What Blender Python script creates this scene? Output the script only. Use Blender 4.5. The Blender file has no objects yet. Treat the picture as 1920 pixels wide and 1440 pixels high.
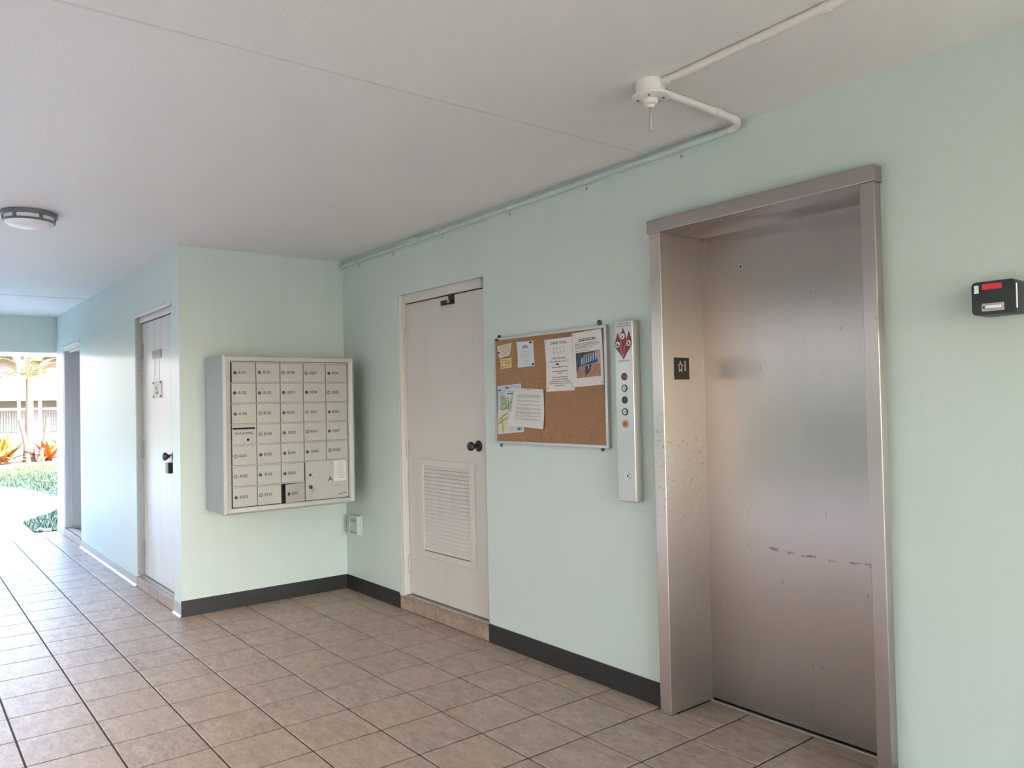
import bpy, bmesh, math, random
from mathutils import Vector, Matrix, Quaternion
random.seed(7)
PI = math.pi
scene = bpy.context.scene
COL = scene.collection

# ------------------------------------------------------------------ camera
cam_data = bpy.data.cameras.new('camera')
cam = bpy.data.objects.new('camera', cam_data); COL.objects.link(cam)
Rr = (0.6188705761516217, 0.7852169869482832, -0.020820503875253412)
Dd = (-0.030476208452132884, -0.0024833131668414877, -0.9995324076157298)
Ff = (-0.7849015292966004, 0.619215726999545, 0.022393587124063485)
cam.matrix_world = Matrix(((Rr[0], -Dd[0], -Ff[0], 5.57486), (Rr[1], -Dd[1], -Ff[1], -2.74902),
                           (Rr[2], -Dd[2], -Ff[2], 1.40246), (0, 0, 0, 1)))
cam_data.sensor_width = 36; cam_data.lens = 27.6765
cam_data.clip_start = 0.02; cam_data.clip_end = 500
scene.camera = cam
CAM = Vector((5.57486, -2.74902, 1.40246))

# ------------------------------------------------------------------ light
SUN_EL = math.radians(34)
SUN_AZ = math.radians(38)          # direction towards the sun, measured from +x
world = bpy.data.worlds.new('sky'); scene.world = world; world.use_nodes = True
wn = world.node_tree; wn.nodes.clear()
sky = wn.nodes.new('ShaderNodeTexSky'); sky.sky_type = 'NISHITA'
sky.sun_disc = False; sky.sun_elevation = SUN_EL
sky.sun_rotation = math.radians(90) - SUN_AZ
sky.air_density = 0.95; sky.dust_density = 1.7; sky.ozone_density = 1.0
bg = wn.nodes.new('ShaderNodeBackground'); bg.inputs['Strength'].default_value = 1.7
wo = wn.nodes.new('ShaderNodeOutputWorld')
wn.links.new(sky.outputs[0], bg.inputs[0]); wn.links.new(bg.outputs[0], wo.inputs[0])
sun_d = bpy.data.lights.new('sun', 'SUN'); sun_d.energy = 8.0; sun_d.angle = math.radians(0.6)
sun_d.color = (1.0, 0.96, 0.91)
sun = bpy.data.objects.new('sun', sun_d); COL.objects.link(sun)
sdir = Vector((math.cos(SUN_EL) * math.cos(SUN_AZ), math.cos(SUN_EL) * math.sin(SUN_AZ), math.sin(SUN_EL)))
sun.rotation_euler = sdir.to_track_quat('Z', 'Y').to_euler()
sun.location = (20, 0, 20)
vs = scene.view_settings
scene.display_settings.display_device = 'sRGB'
vs.view_transform = 'Standard'; vs.look = 'None'; vs.gamma = 1.0; vs.use_curve_mapping = False
vs.exposure = 1.32
scene.cycles.use_denoising = True
scene.cycles.max_bounces = 10; scene.cycles.diffuse_bounces = 7; scene.cycles.glossy_bounces = 4
scene.cycles.sample_clamp_indirect = 12.0
scene.cycles.caustics_reflective = False

# ------------------------------------------------------------------ materials
def lin(c):
    if isinstance(c, str):
        c = [int(c[i:i + 2], 16) / 255 for i in (0, 2, 4)]
        c = [x / 12.92 if x <= .04045 else ((x + .055) / 1.055) ** 2.4 for x in c]
    return (c[0], c[1], c[2], 1)

class NT:
    def __init__(s, name):
        s.m = bpy.data.materials.new(name); s.m.use_nodes = True
        s.t = s.m.node_tree; s.t.nodes.clear()
        s.out = s.n('ShaderNodeOutputMaterial'); s.b = s.n('ShaderNodeBsdfPrincipled')
        s.l(s.b.outputs[0], s.out.inputs[0])
    def n(s, typ, **kw):
        nd = s.t.nodes.new(typ)
        for k, v in kw.items(): setattr(nd, k, v)
        return nd
    def l(s, a, b): s.t.links.new(a, b)
    def pos(s, scale=(1, 1, 1), kind='Object'):
        if kind == 'World': o = s.n('ShaderNodeNewGeometry').outputs['Position']
        else: o = s.n('ShaderNodeTexCoord').outputs[kind]
        mp = s.n('ShaderNodeMapping'); mp.inputs['Scale'].default_value = scale
        s.l(o, mp.inputs[0]); return mp.outputs[0]
    def noise(s, vec, scale, detail=4, rough=.55):
        nd = s.n('ShaderNodeTexNoise'); nd.inputs['Scale'].default_value = scale
        nd.inputs['Detail'].default_value = detail; nd.inputs['Roughness'].default_value = rough
        s.l(vec, nd.inputs['Vector']); return nd.outputs['Fac']
    def ramp(s, fac, stops):
        r = s.n('ShaderNodeValToRGB'); e = r.color_ramp.elements
        while len(e) < len(stops): e.new(.5)
        for el, (p, c) in zip(e, stops):
            el.position = p; el.color = lin(c) if not isinstance(c, float) else (c, c, c, 1)
        s.l(fac, r.inputs[0]); return r.outputs[0]
    def mix(s, fac, a, b, mode='MIX'):
        m = s.n('ShaderNodeMix', data_type='RGBA', blend_type=mode)
        for sock, v in ((m.inputs[0], fac), (m.inputs[6], a), (m.inputs[7], b)):
            if isinstance(v, (int, float)): sock.default_value = v
            elif isinstance(v, (tuple, list, str)): sock.default_value = lin(v)
            else: s.l(v, sock)
        return m.outputs[2]
    def math(s, op, a, b=None, c=None):
        m = s.n('ShaderNodeMath', operation=op)
        for i, v in enumerate((a, b, c)):
            if v is None: continue
            if isinstance(v, (int, float)): m.inputs[i].default_value = v
            else: s.l(v, m.inputs[i])
        return m.outputs[0]
    def bump(s, h, strength=.2, dist=.002):
        b = s.n('ShaderNodeBump'); b.inputs['Strength'].default_value = strength
        b.inputs['Distance'].default_value = dist
        s.l(h, b.inputs['Height']); s.l(b.outputs[0], s.b.inputs['Normal'])
    def set(s, **kw):
        for k, v in kw.items():
            i = s.b.inputs[k.replace('_', ' ')]
            if isinstance(v, (int, float)): i.default_value = v
            elif isinstance(v, (tuple, list, str)): i.default_value = lin(v)
            else: s.l(v, i)
        return s

def simple(name, col, rough=.5, metal=0.0, var=.06, nscale=18, bump=0, spec=.5):
    t = NT(name); p = t.pos(kind='World')
    f = t.noise(p, nscale, 3)
    c = lin(col)
    lo = tuple(x * (1 - var * 2) for x in c[:3]); hi = tuple(min(1, x * (1 + var * 2)) for x in c[:3])
    t.set(Base_Color=t.mix(f, lo, hi), Roughness=rough, Metallic=metal)
    t.b.inputs['Specular IOR Level'].default_value = spec
    if bump: t.bump(t.noise(p, 160, 2), bump, .002)
    return t.m

def wall_paint(name, c1, c2, rough=.42, bumps=.25, runs=0, spec=.34):
    t = NT(name); p = t.pos(kind='World')
    f = t.noise(p, 1.1, 5); g = t.noise(p, 9, 4)
    streak = t.noise(t.pos((14, 14, .7), 'World'), 1.0, 4)
    c = t.mix(f, c1, c2)
    c = t.mix(t.math('MULTIPLY', t.ramp(streak, [(.52, 0.0), (.8, 1.0)]), .10), c, (.40, .43, .40))
    r = t.math('ADD', t.math('MULTIPLY', g, .04), rough - .02)
    t.set(Base_Color=c, Roughness=r)
    t.b.inputs['Specular IOR Level'].default_value = spec
    h = t.math('ADD', t.math('MULTIPLY', t.noise(p, 5, 3), .5), t.math('MULTIPLY', t.noise(p, 90, 3), .35))
    if runs: h = t.math('ADD', h, t.math('MULTIPLY', t.noise(t.pos((16, 16, .8), 'World'), 1, 4), runs))
    t.bump(h, bumps, .0018)
    return t.m

MINT = wall_paint('mint_paint', (.580, .655, .625), (.592, .667, .637), .30)
MINTGLOSS = wall_paint('mint_paint_with_runs', (.580, .655, .625), (.592, .667, .637), .36, .6, 2.6, .20)
def ceiling_mat():
    t = NT('ceiling_plaster'); p = t.pos(kind='World')
    f = t.noise(p, .9, 5); st = t.noise(t.pos((.5, 6, 1), 'World'), 2.2, 4)
    c = t.mix(f, (.71, .705, .69), (.78, .775, .76))
    c = t.mix(t.math('MULTIPLY', st, .18), c, (.76, .72, .69))
    t.set(Base_Color=c, Roughness=.55)
    h = t.math('ADD', t.noise(t.pos((1, 5, 1), 'World'), 14, 4), t.math('MULTIPLY', t.noise(p, 110, 3), .5))
    t.bump(h, .35, .003)
    return t.m
CEIL = ceiling_mat()
def tile_mat(name='floor_tile_ceramic', tint=1.0, warm=0.0):
    t = NT(name); p = t.pos(kind='World')
    sn = t.n('ShaderNodeVectorMath', operation='SNAP'); sn.inputs[1].default_value = (.31, .31, 10)
    off = t.n('ShaderNodeVectorMath', operation='ADD'); off.inputs[1].default_value = (-.03875, .1643, 5)
    t.l(p, off.inputs[0]); t.l(off.outputs[0], sn.inputs[0])
    wnz = t.n('ShaderNodeTexWhiteNoise', noise_dimensions='3D'); t.l(sn.outputs[0], wnz.inputs['Vector'])
    # every tile gets its own piece of the mottling
    ad = t.n('ShaderNodeVectorMath', operation='MULTIPLY_ADD')
    t.l(wnz.outputs['Color'], ad.inputs[0]); ad.inputs[1].default_value = (9, 9, 9); t.l(p, ad.inputs[2])
    mp = t.n('ShaderNodeMapping'); mp.inputs['Scale'].default_value = (1.0, 2.2, 1); t.l(ad.outputs[0], mp.inputs[0])
    n1 = t.noise(mp.outputs[0], 9, 8, .68); n2 = t.noise(mp.outputs[0], 34, 5, .6); n3 = t.noise(p, .7, 3)
    k = tint
    c = t.ramp(n1, [(.30, (.175 * k, .122 * k, .092 * k)), (.46, (.262 * k, .192 * k, .150 * k)), (.60, (.325 * k, .245 * k, .192 * k)), (.75, (.40 * k, .315 * k, .255 * k))])
    c = t.mix(t.ramp(n2, [(.52, 0.0), (.66, .75)]), c, (.17 * k, .115 * k, .085 * k))
    c = t.mix(t.math('MULTIPLY', wnz.outputs['Value'], .35), c, (.33 * k, .235 * k, .18 * k))
    c = t.mix(t.math('MULTIPLY', n3, .3), c, (.27 * k, .215 * k, .18 * k))
    t.set(Base_Color=c, Roughness=t.math('ADD', t.math('MULTIPLY', n2, .25), .31))
    t.bump(t.math('ADD', n1, t.math('MULTIPLY', n2, .5)), .45, .003)
    return t.m
TILE = tile_mat('floor_tile_ceramic', 1.30)
SILLTILE = tile_mat('sill_tile_ceramic', 1.22)
GROUT = simple('grout', (.045, .028, .020), .85, var=.2)
BASEBLACK = simple('black_vinyl_base', (.020, .020, .022), .38, var=.15, nscale=6)
def white_paint(name, col, dirt=.12, rough=.4):
    t = NT(name); p = t.pos(kind='World')
    f = t.noise(p, 1.6, 4); st = t.noise(t.pos((22, 22, .9), 'World'), 1, 5)
    c = t.mix(f, tuple(x * .94 for x in lin(col)[:3]), col)
    c = t.mix(t.math('MULTIPLY', t.ramp(st, [(.5, 0.0), (.85, 1.0)]), dirt * 2), c, (.36, .34, .31))
    t.set(Base_Color=c, Roughness=rough); t.bump(t.noise(p, 60, 3), .08, .002)
    return t.m
DOORWHITE = white_paint('door_paint', (.64, .60, .57), .10)
DOORWORN = white_paint('worn_door_paint', (.66, .64, .63), .35, .3)
TRIMWHITE = white_paint('trim_paint', (.68, .64, .61), .06)
BASEGREY = white_paint('grey_painted_base', (.45, .45, .44), .35, .45)

def steel(name, rough=.30, marks=True, col=(.43, .385, .37), smudge=.25):
    t = NT(name); p = t.pos(kind='World')
    grain = t.noise(t.pos((260, 260, 1.6), 'World'), 1, 3)
    big = t.noise(p, 2.2, 4); mid = t.noise(t.pos((3, 3, 1), 'World'), 5, 5)
    c = t.mix(t.math('MULTIPLY', big, smudge), col, tuple(x * .72 for x in col))
    c = t.mix(t.math('MULTIPLY', mid, .15), c, (.62, .52, .46))
    r = t.math('ADD', t.math('MULTIPLY', grain, .12), rough - .06)
    r = t.math('ADD', r, t.math('MULTIPLY', big, .14))
    metal = 1.0
    if marks:
        # rust flecks: short vertical smears; and pitting
        v = t.n('ShaderNodeTexVoronoi', feature='F1', voronoi_dimensions='2D'); v.inputs['Scale'].default_value = 1.0
        sp = t.n('ShaderNodeSeparateXYZ'); t.l(t.n('ShaderNodeNewGeometry').outputs['Position'], sp.inputs[0])
        cb_ = t.n('ShaderNodeCombineXYZ'); t.l(t.math('MULTIPLY', t.math('ADD', sp.outputs[0], sp.outputs[1]), 24), cb_.inputs[0]); t.l(t.math('MULTIPLY', sp.outputs[2], 6.5), cb_.inputs[1])
        t.l(cb_.outputs[0], v.inputs['Vector'])
        sel = t.n('ShaderNodeSeparateColor'); t.l(v.outputs['Color'], sel.inputs[0])
        keep = t.math('GREATER_THAN', sel.outputs[0], .80)
        fleck = t.math('MULTIPLY', t.math('LESS_THAN', t.math('ADD', v.outputs['Distance'], t.math('MULTIPLY', mid, .10)), t.math('MULTIPLY', sel.outputs[1], .125)), keep)
        c = t.mix(t.math('MULTIPLY', fleck, .5), c, (.16, .10, .065))
        metal = t.math('SUBTRACT', 1.0, t.math('MULTIPLY', fleck, .5))
    t.set(Base_Color=c, Roughness=r, Metallic=metal)
    t.b.inputs['Anisotropic'].default_value = .75
    tg = t.n('ShaderNodeTangent', direction_type='RADIAL', axis='Z'); t.l(tg.outputs[0], t.b.inputs['Tangent'])
    t.bump(grain, .016, .0006)
    return t
def steel_door():
    t = steel('brushed_steel_door', .25)
    # one long scuff dragged across the lower half of the panel
    p = t.n('ShaderNodeNewGeometry').outputs['Position']
    sp = t.n('ShaderNodeSeparateXYZ'); t.l(p, sp.inputs[0])
    x, z = sp.outputs[0], sp.outputs[2]
    u = t.math('DIVIDE', t.math('SUBTRACT', x, 3.56), .50)
    line = t.math('SUBTRACT', .742, t.math('ADD', t.math('MULTIPLY', u, .03), t.math('MULTIPLY', t.math('MULTIPLY', u, u), -.022)))
    nz = t.noise(t.pos((30, 30, 60), 'World'), 1, 4)
    d = t.math('ABSOLUTE', t.math('ADD', t.math('SUBTRACT', z, line), t.math('MULTIPLY', t.math('SUBTRACT', nz, .5), .022)))
    m = t.math('MULTIPLY', t.math('LESS_THAN', d, .0055), t.math('MULTIPLY', t.math('GREATER_THAN', u, 0), t.math('LESS_THAN', u, 1)))
    m = t.math('MULTIPLY', m, t.math('GREATER_THAN', t.noise(t.pos((17, 17, 50), 'World'), 1, 4, .7), .5))
    src = t.b.inputs['Base Color'].links[0].from_socket
    t.l(t.mix(t.math('MULTIPLY', m, .6), src, (.13, .09, .07)), t.b.inputs['Base Color'])
    return t.m
STEELDOOR = steel_door()
STEEL = steel('brushed_steel_frame', .30).m
STEELPANEL = steel('brushed_steel_panel', .33, False, (.55, .53, .51)).m
def jamb_steel():
    t = steel('brushed_steel_jamb', .30, True, (.60, .525, .49))
    # hand and trolley scuffs at waist height
    z = t.n('ShaderNodeSeparateXYZ'); t.l(t.n('ShaderNodeNewGeometry').outputs['Position'], z.inputs[0])
    nz = t.noise(t.pos((34, 34, 110), 'World'), 1, 4, .6)
    band = t.math('MULTIPLY', t.ramp(t.math('MULTIPLY', z.outputs[2], .5), [(.36, 0.0), (.44, 1.0)]), t.ramp(t.math('MULTIPLY', z.outputs[2], .5), [(.62, 1.0), (.70, 0.0)]))
    m = t.math('MULTIPLY', t.ramp(nz, [(.60, 0.0), (.67, .6)]), band)
    src = t.b.inputs['Base Color'].links[0].from_socket
    t.l(t.mix(m, src, (.20, .13, .10)), t.b.inputs['Base Color'])
    return t.m
STEELJAMB = jamb_steel()
ALU = simple('mailbox_aluminium', (.47, .465, .45), .42, .25, .04, 12)
ALUDOOR = simple('mailbox_door_aluminium', (.445, .44, .425), .45, .2, .04, 9)
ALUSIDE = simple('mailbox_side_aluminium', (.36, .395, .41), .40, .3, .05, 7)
FRAMEALU = simple('frame_aluminium', (.52, .50, .48), .35, .7, .06)
BLACK = simple('black_metal', (.010, .010, .011), .35, 0, .2)
INK = simple('black_ink', (.022, .022, .024), .6, 0, .1)
GREYINK = simple('grey_ink', (.20, .20, .21), .7, 0, .1)
PALEINK = simple('pale_grey_ink', (.36, .36, .37), .7, 0, .06)
DARK = simple('dark_void', (.012, .012, .013), .8, 0, .1)
LOCKGREY = simple('lock_face', (.16, .155, .15), .4, .5, .1)
LOCKRING = simple('lock_ring', (.060, .060, .060), .4, .5, .1)
LOCKPALE = simple('pale_lock_face', (.42, .40, .37), .4, .4, .1)
CHROME = simple('chrome', (.70, .69, .68), .2, 1, .04)
def cork_mat():
    t = NT('cork'); p = t.pos(kind='World')
    n1 = t.noise(p, 140, 4, .7); n2 = t.noise(p, 5, 4)
    c = t.ramp(n1, [(.3, (.215, .105, .055)), (.5, (.335, .180, .098)), (.7, (.42, .24, .14))])
    c = t.mix(t.math('MULTIPLY', n2, .4), c, (.34, .18, .10))
    lowz = t.n('ShaderNodeSeparateXYZ'); t.l(t.n('ShaderNodeNewGeometry').outputs['Position'], lowz.inputs[0])
    wear = t.math('MULTIPLY', t.ramp(t.noise(p, 26, 5, .65), [(.56, 0.0), (.64, 1.0)]), t.math('LESS_THAN', lowz.outputs[2], 1.235))
    c = t.mix(t.math('MULTIPLY', wear, .35), c, (.19, .10, .06))
    t.set(Base_Color=c, Roughness=.9); t.bump(n1, .4, .001)
    return t.m
CORK = cork_mat()
PAPER = simple('white_paper', (.70, .665, .655), .7, 0, .02, 6)
PAPERB = simple('bluish_paper', (.60, .61, .66), .7, 0, .02, 6)
PAPERG = simple('grey_white_paper', (.64, .63, .61), .7, 0, .02, 6)
CREAM = simple('cream_paper', (.62, .57, .47), .7, 0, .03, 6)
YELLOWP = simple('yellow_paper', (.66, .52, .26), .7, 0, .03, 6)
FLYERBLUE = simple('flyer_blue', (.42, .50, .60), .6, 0, .05, 20)
FLYERGREEN = simple('flyer_green', (.42, .48, .22), .6, 0, .1, 20)
FLYERPALE = simple('flyer_pale_green', (.60, .61, .40), .6, 0, .08, 25)
PHNAVY = simple('photo_navy', (.030, .060, .12), .5, 0, .3, 60)
PHPALE = simple('photo_pale_blue', (.48, .54, .62), .5, 0, .1, 60)
PHBRICK = simple('photo_brick', (.36, .19, .14), .5, 0, .35, 160)
PHDARK = simple('photo_dark', (.045, .05, .055), .5, 0, .3, 80)
PHGREY = simple('photo_grey', (.36, .35, .35), .5, 0, .1, 60)
REDP = simple('flame_red', (.24, .025, .045), .45, 0, .08)
REDTAPE = simple('red_tape', (.75, .03, .06), .4, 0, .08)
PINKL = simple('flame_edge', (.55, .28, .30), .45, 0, .05)
OFFWHITE = simple('off_white_print', (.72, .68, .62), .5, 0, .03)
KEYBOX = simple('black_box_plastic', (.030, .034, .038), .38, 0, .12, 40)
COPPER = simple('copper_ring', (.42, .17, .11), .35, .3, .1)
REDLENS = simple('dark_red_lens', (.10, .008, .014), .2, 0, .3, 60)
PVC = simple('pvc_cream', (.74, .71, .67), .4, 0, .03)
PVCMINT = simple('pvc_mint_paint', (.50, .60, .565), .4, 0, .05)
LAMPGREY = simple('lamp_grey_metal', (.17, .18, .205), .4, .3, .08)
FROST = simple('frosted_glass', (.78, .77, .78), .35, 0, .03)
SIGNBLACK = simple('sign_brown_black', (.030, .024, .022), .45, 0, .1)
HINGE = simple('hinge_paint', (.62, .55, .52), .4, .1, .12, 60)
HINGEG = simple('grey_hinge_shaded_jamb', (.34, .34, .34), .4, .3, .15, 60)
# outdoors
def concrete():
    t = NT('walk_concrete'); p = t.pos(kind='World')
    t.set(Base_Color=t.mix(t.noise(p, 2, 6), (.44, .43, .42), (.52, .51, .50)), Roughness=.8)
    t.bump(t.noise(p, 70, 3), .2, .003); return t.m
CONC = concrete()
PAVER = simple('brick_paver', (.40, .335, .30), .8, 0, .15, 8)
BEIGE = simple('beige_stucco', (.54, .49, .455), .8, 0, .06, 2)
GRASS = simple('grass', (.082, .110, .034), .7, 0, .22, 3)
MULCH = simple('mulch', (.16, .09, .065), .9, 0, .3, 30, .3)
SOIL = simple('lawn_soil', (.10, .14, .065), .9, 0, .25, 4)
STONE = simple('pale_stone', (.50, .46, .42), .7, 0, .2, 12)
BARK = simple('palm_bark', (.135, .085, .058), .85, 0, .2, 20, .3)
FROND = simple('frond_green_gold', (.24, .19, .07), .5, 0, .3, 2)
LEAFO = simple('orange_leaf', (.36, .12, .03), .5, 0, .3, 3)
LEAFY = simple('yellow_leaf', (.34, .21, .03), .5, 0, .3, 3)
YUCCA = simple('dark_green_leaf', (.050, .085, .055), .45, 0, .2, 8)
BWHITE = simple('building_white', (.78, .76, .74), .6, 0, .03)
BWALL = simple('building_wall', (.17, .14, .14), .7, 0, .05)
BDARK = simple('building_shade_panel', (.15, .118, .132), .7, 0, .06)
BGLASS = simple('blind_grey', (.10, .112, .110), .4, 0, .1)
BDECK = simple('balcony_deck', (.26, .24, .235), .8, 0, .05, 2)
HEDGE = simple('hedge_green', (.10, .13, .075), .8, 0, .4, 9)

# ------------------------------------------------------------------ mesh helpers
class MB:
    def __init__(s): s.v = []; s.f = []; s.smooth = False
    def add(s, vs, fs):
        o = len(s.v); s.v += [tuple(v) for v in vs]; s.f += [tuple(i + o for i in f) for f in fs]; return s
    def box(s, x0, x1, y0, y1, z0, z1):
        x0, x1 = sorted((x0, x1)); y0, y1 = sorted((y0, y1)); z0, z1 = sorted((z0, z1))
        return s.add([(x0, y0, z0), (x1, y0, z0), (x1, y1, z0), (x0, y1, z0), (x0, y0, z1), (x1, y0, z1), (x1, y1, z1), (x0, y1, z1)],
                     [(0, 3, 2, 1), (4, 5, 6, 7), (0, 1, 5, 4), (1, 2, 6, 5), (2, 3, 7, 6), (3, 0, 4, 7)])
    def bbox(s, x0, x1, y0, y1, z0, z1, b=.003):
        """box with bevelled edges"""
        bm = bmesh.new()
        bmesh.ops.create_cube(bm, size=1)
        for v in bm.verts:
            v.co = Vector(((x0 + x1) / 2 + v.co.x * (x1 - x0), (y0 + y1) / 2 + v.co.y * (y1 - y0), (z0 + z1) / 2 + v.co.z * (z1 - z0)))
        bmesh.ops.bevel(bm, geom=list(bm.edges), offset=b, segments=2, affect='EDGES', profile=.5)
        return s.frombm(bm)
    def frombm(s, bm):
        bm.verts.ensure_lookup_table(); bm.verts.index_update()
        s.add([v.co[:] for v in bm.verts], [tuple(v.index for v in f.verts) for f in bm.faces]); bm.free(); return s
    def prism(s, pts, axis, a, b):
        """extrude polygon pts (2-D) between a and b along axis: 'y' pts=(x,z), 'x' pts=(y,z), 'z' pts=(x,y)"""
        m = {'y': lambda p, t: (p[0], t, p[1]), 'x': lambda p, t: (t, p[0], p[1]), 'z': lambda p, t: (p[0], p[1], t)}[axis]
        n = len(pts)
        return s.add([m(p, a) for p in pts] + [m(p, b) for p in pts],
                     [tuple(range(n))[::-1], tuple(range(n, 2 * n))] + [(i, (i + 1) % n, n + (i + 1) % n, n + i) for i in range(n)])
    def cyl(s, c, axis, r, h0, h1, n=20, r2=None):
        """cylinder around c; axis in 'xyz'; from h0 to h1 along axis (relative to c)"""
        r2 = r if r2 is None else r2
        return s.lathe(c, axis, [(0, h0), (r, h0), (r2, h1), (0, h1)], n)
    def lathe(s, c, axis, prof, n=24):
        ax = {'x': (Vector((0, 1, 0)), Vector((0, 0, 1)), Vector((1, 0, 0))), 'y': (Vector((0, 0, 1)), Vector((1, 0, 0)), Vector((0, 1, 0))), 'z': (Vector((1, 0, 0)), Vector((0, 1, 0)), Vector((0, 0, 1)))}[axis]
        c = Vector(c); rings = []; vs = []; fs = []
        for r, h in prof:
            if r < 1e-7: rings.append([len(vs)]); vs.append(c + ax[2] * h)
            else:
                rings.append(list(range(len(vs), len(vs) + n)))
                vs += [c + ax[2] * h + (ax[0] * math.cos(2 * PI * i / n) + ax[1] * math.sin(2 * PI * i / n)) * r for i in range(n)]
        for A, B in zip(rings, rings[1:]):
            if len(A) == 1 and len(B) == 1: continue
            for i in range(n):
                j = (i + 1) % n
                if len(A) == 1: fs.append((A[0], B[j], B[i]))
                elif len(B) == 1: fs.append((A[i], A[j], B[0]))
                else: fs.append((A[i], A[j], B[j], B[i]))
        return s.add(vs, fs)
    def tube(s, path, r, n=10, cap=True):
        path = [Vector(p) for p in path]; rs = r if isinstance(r, (list, tuple)) else [r] * len(path)
        vs = []; fs = []; up = Vector((0, 0, 1))
        prev = None
        for i, p in enumerate(path):
            t = (path[min(i + 1, len(path) - 1)] - path[max(i - 1, 0)]).normalized()
            if prev is None:
                a = t.cross(up if abs(t.z) < .95 else Vector((1, 0, 0))).normalized()
            else: a = (prev - t * prev.dot(t)).normalized()
            prev = a; b = t.cross(a)
            vs += [p + (a * math.cos(2 * PI * k / n) + b * math.sin(2 * PI * k / n)) * rs[i] for k in range(n)]
        for i in range(len(path) - 1):
            for k in range(n):
                j = (k + 1) % n
                fs.append((i * n + k, i * n + j, (i + 1) * n + j, (i + 1) * n + k))
        if cap: fs += [tuple(range(n))[::-1], tuple(range((len(path) - 1) * n, len(path) * n))]
        return s.add(vs, fs)
    def xf(s, M):
        s.v = [tuple(M @ Vector(v)) for v in s.v]; return s

def wloc(o):
    v = Vector((0, 0, 0))
    while o is not None: v = v + o.location; o = o.parent
    return v

def obj(name, mb, mat, parent=None, smooth=False, origin=None):
    xs = [v[0] for v in mb.v]; ys = [v[1] for v in mb.v]; zs = [v[2] for v in mb.v]
    o0 = Vector(origin) if origin else Vector(((min(xs) + max(xs)) / 2, (min(ys) + max(ys)) / 2, min(zs)))
    me = bpy.data.meshes.new(name)
    me.from_pydata([(v[0] - o0.x, v[1] - o0.y, v[2] - o0.z) for v in mb.v], [], mb.f)
    bm = bmesh.new(); bm.from_mesh(me); bmesh.ops.recalc_face_normals(bm, faces=bm.faces)
    bm.to_mesh(me); bm.free()
    me.materials.append(mat)
    if smooth:
        for p in me.polygons: p.use_smooth = True
        try: me.set_sharp_from_angle(angle=math.radians(40))
        except Exception: pass
    o = bpy.data.objects.new(name, me); COL.objects.link(o)
    if parent is not None:
        o.parent = parent; o.location = o0 - wloc(parent)
    else: o.location = o0
    return o

def tag(o, label, cat, group=None, kind=None):
    o['label'] = label; o['category'] = cat
    if group: o['group'] = group
    if kind: o['kind'] = kind
    return o
def thing(name, label, cat, loc, group=None):
    o = bpy.data.objects.new(name, None); o.empty_display_size = .1; o.location = loc; COL.objects.link(o)
    return tag(o, label, cat, group)
def struct(name, mb, mat, parent=None, label=None, smooth=False):
    o = obj(name, mb, mat, parent, smooth)
    if parent is None: o['kind'] = 'structure'
    if label: o['label'] = label
    return o
def copy_tree(o, loc=None, parent=None):
    c = o.copy(); COL.objects.link(c)
    if parent is not None: c.parent = parent
    if loc is not None: c.location = loc
    for ch in list(o.children): copy_tree(ch, None, c)
    return c

def text_geo(body, size, bold=0.0, align='CENTER'):
    cu = bpy.data.curves.new('lettering', 'FONT'); cu.body = body; cu.size = size
    cu.align_x = align; cu.align_y = 'CENTER'; cu.offset = bold; cu.resolution_u = 2
    t = bpy.data.objects.new('lettering', cu); COL.objects.link(t)
    dg = bpy.context.evaluated_depsgraph_get(); dg.update()
    me = t.evaluated_get(dg).to_mesh()
    vs = [v.co.copy() for v in me.vertices]; fs = [tuple(p.vertices) for p in me.polygons]
    t.evaluated_get(dg).to_mesh_clear()
    bpy.data.objects.remove(t); bpy.data.curves.remove(cu)
    return vs, fs
def text(mb, body, size, origin, U, V=(0, 0, 1), bold=0.0, align='CENTER', sx=1.0):
    vs, fs = text_geo(body, size, bold, align)
    O = Vector(origin); U = Vector(U); V = Vector(V)
    return mb.add([O + U * (v.x * sx) + V * v.y for v in vs], fs)

HZ = lambda x: 2.512 + max(0.0, x) * .0065      # the ceiling falls a little towards the back wall

# ------------------------------------------------------------------ setting: shell
LY = -1.217            # face of the corridor wall on the left
XE = -5.04             # outer end of the breezeway
OY = -3.06             # face of the wall opposite the elevator
mb = MB()
mb.box(XE, 9.4, OY - .2, 0.34, -.16, -.0045)
floor = struct('floor', mb, GROUT)

# floor tiles
regions = [(0.0, 9.4, OY, 0.0), (-4.611, 0.0, OY, -1.404), (XE + .03, 0.0, -1.404, LY), (3.235, 4.165, 0.0, .232)]
P = .31; G = .0042
def tile_mb(x0, x1, y0, y1, mb=None):
    mb = mb or MB(); b = .0022
    x0 += G; x1 -= G; y0 += G; y1 -= G
    lo = [(x0, y0, -.006), (x1, y0, -.006), (x1, y1, -.006), (x0, y1, -.006)]
    mi = [(x, y, -.0012) for x, y, _ in lo]
    hi = [(x0 + b, y0 + b, 0), (x1 - b, y0 + b, 0), (x1 - b, y1 - b, 0), (x0 + b, y1 - b, 0)]
    fs = [(8, 9, 10, 11)]
    for i in range(4):
        j = (i + 1) % 4; fs += [(i, j, 4 + j, 4 + i), (4 + i, 4 + j, 8 + j, 8 + i)]
    return mb.add(lo + mi + hi, fs)
cells = []
for ix in range(-18, 31):
    for iy in range(-10, 3):
        cx0 = .03875 + ix * P; cy0 = -.1643 + iy * P
        for r in regions:
            a0, a1, b0, b1 = max(cx0, r[0]), min(cx0 + P, r[1]), max(cy0, r[2]), min(cy0 + P, r[3])
            if r[0] == 3.235 and cy0 < 0: b0 = max(b0, 0)
            if a1 - a0 > .012 and b1 - b0 > .012:
                # cells cut only by an inner region seam are laid as one tile
                cells.append([a0, a1, b0, b1])
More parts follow.
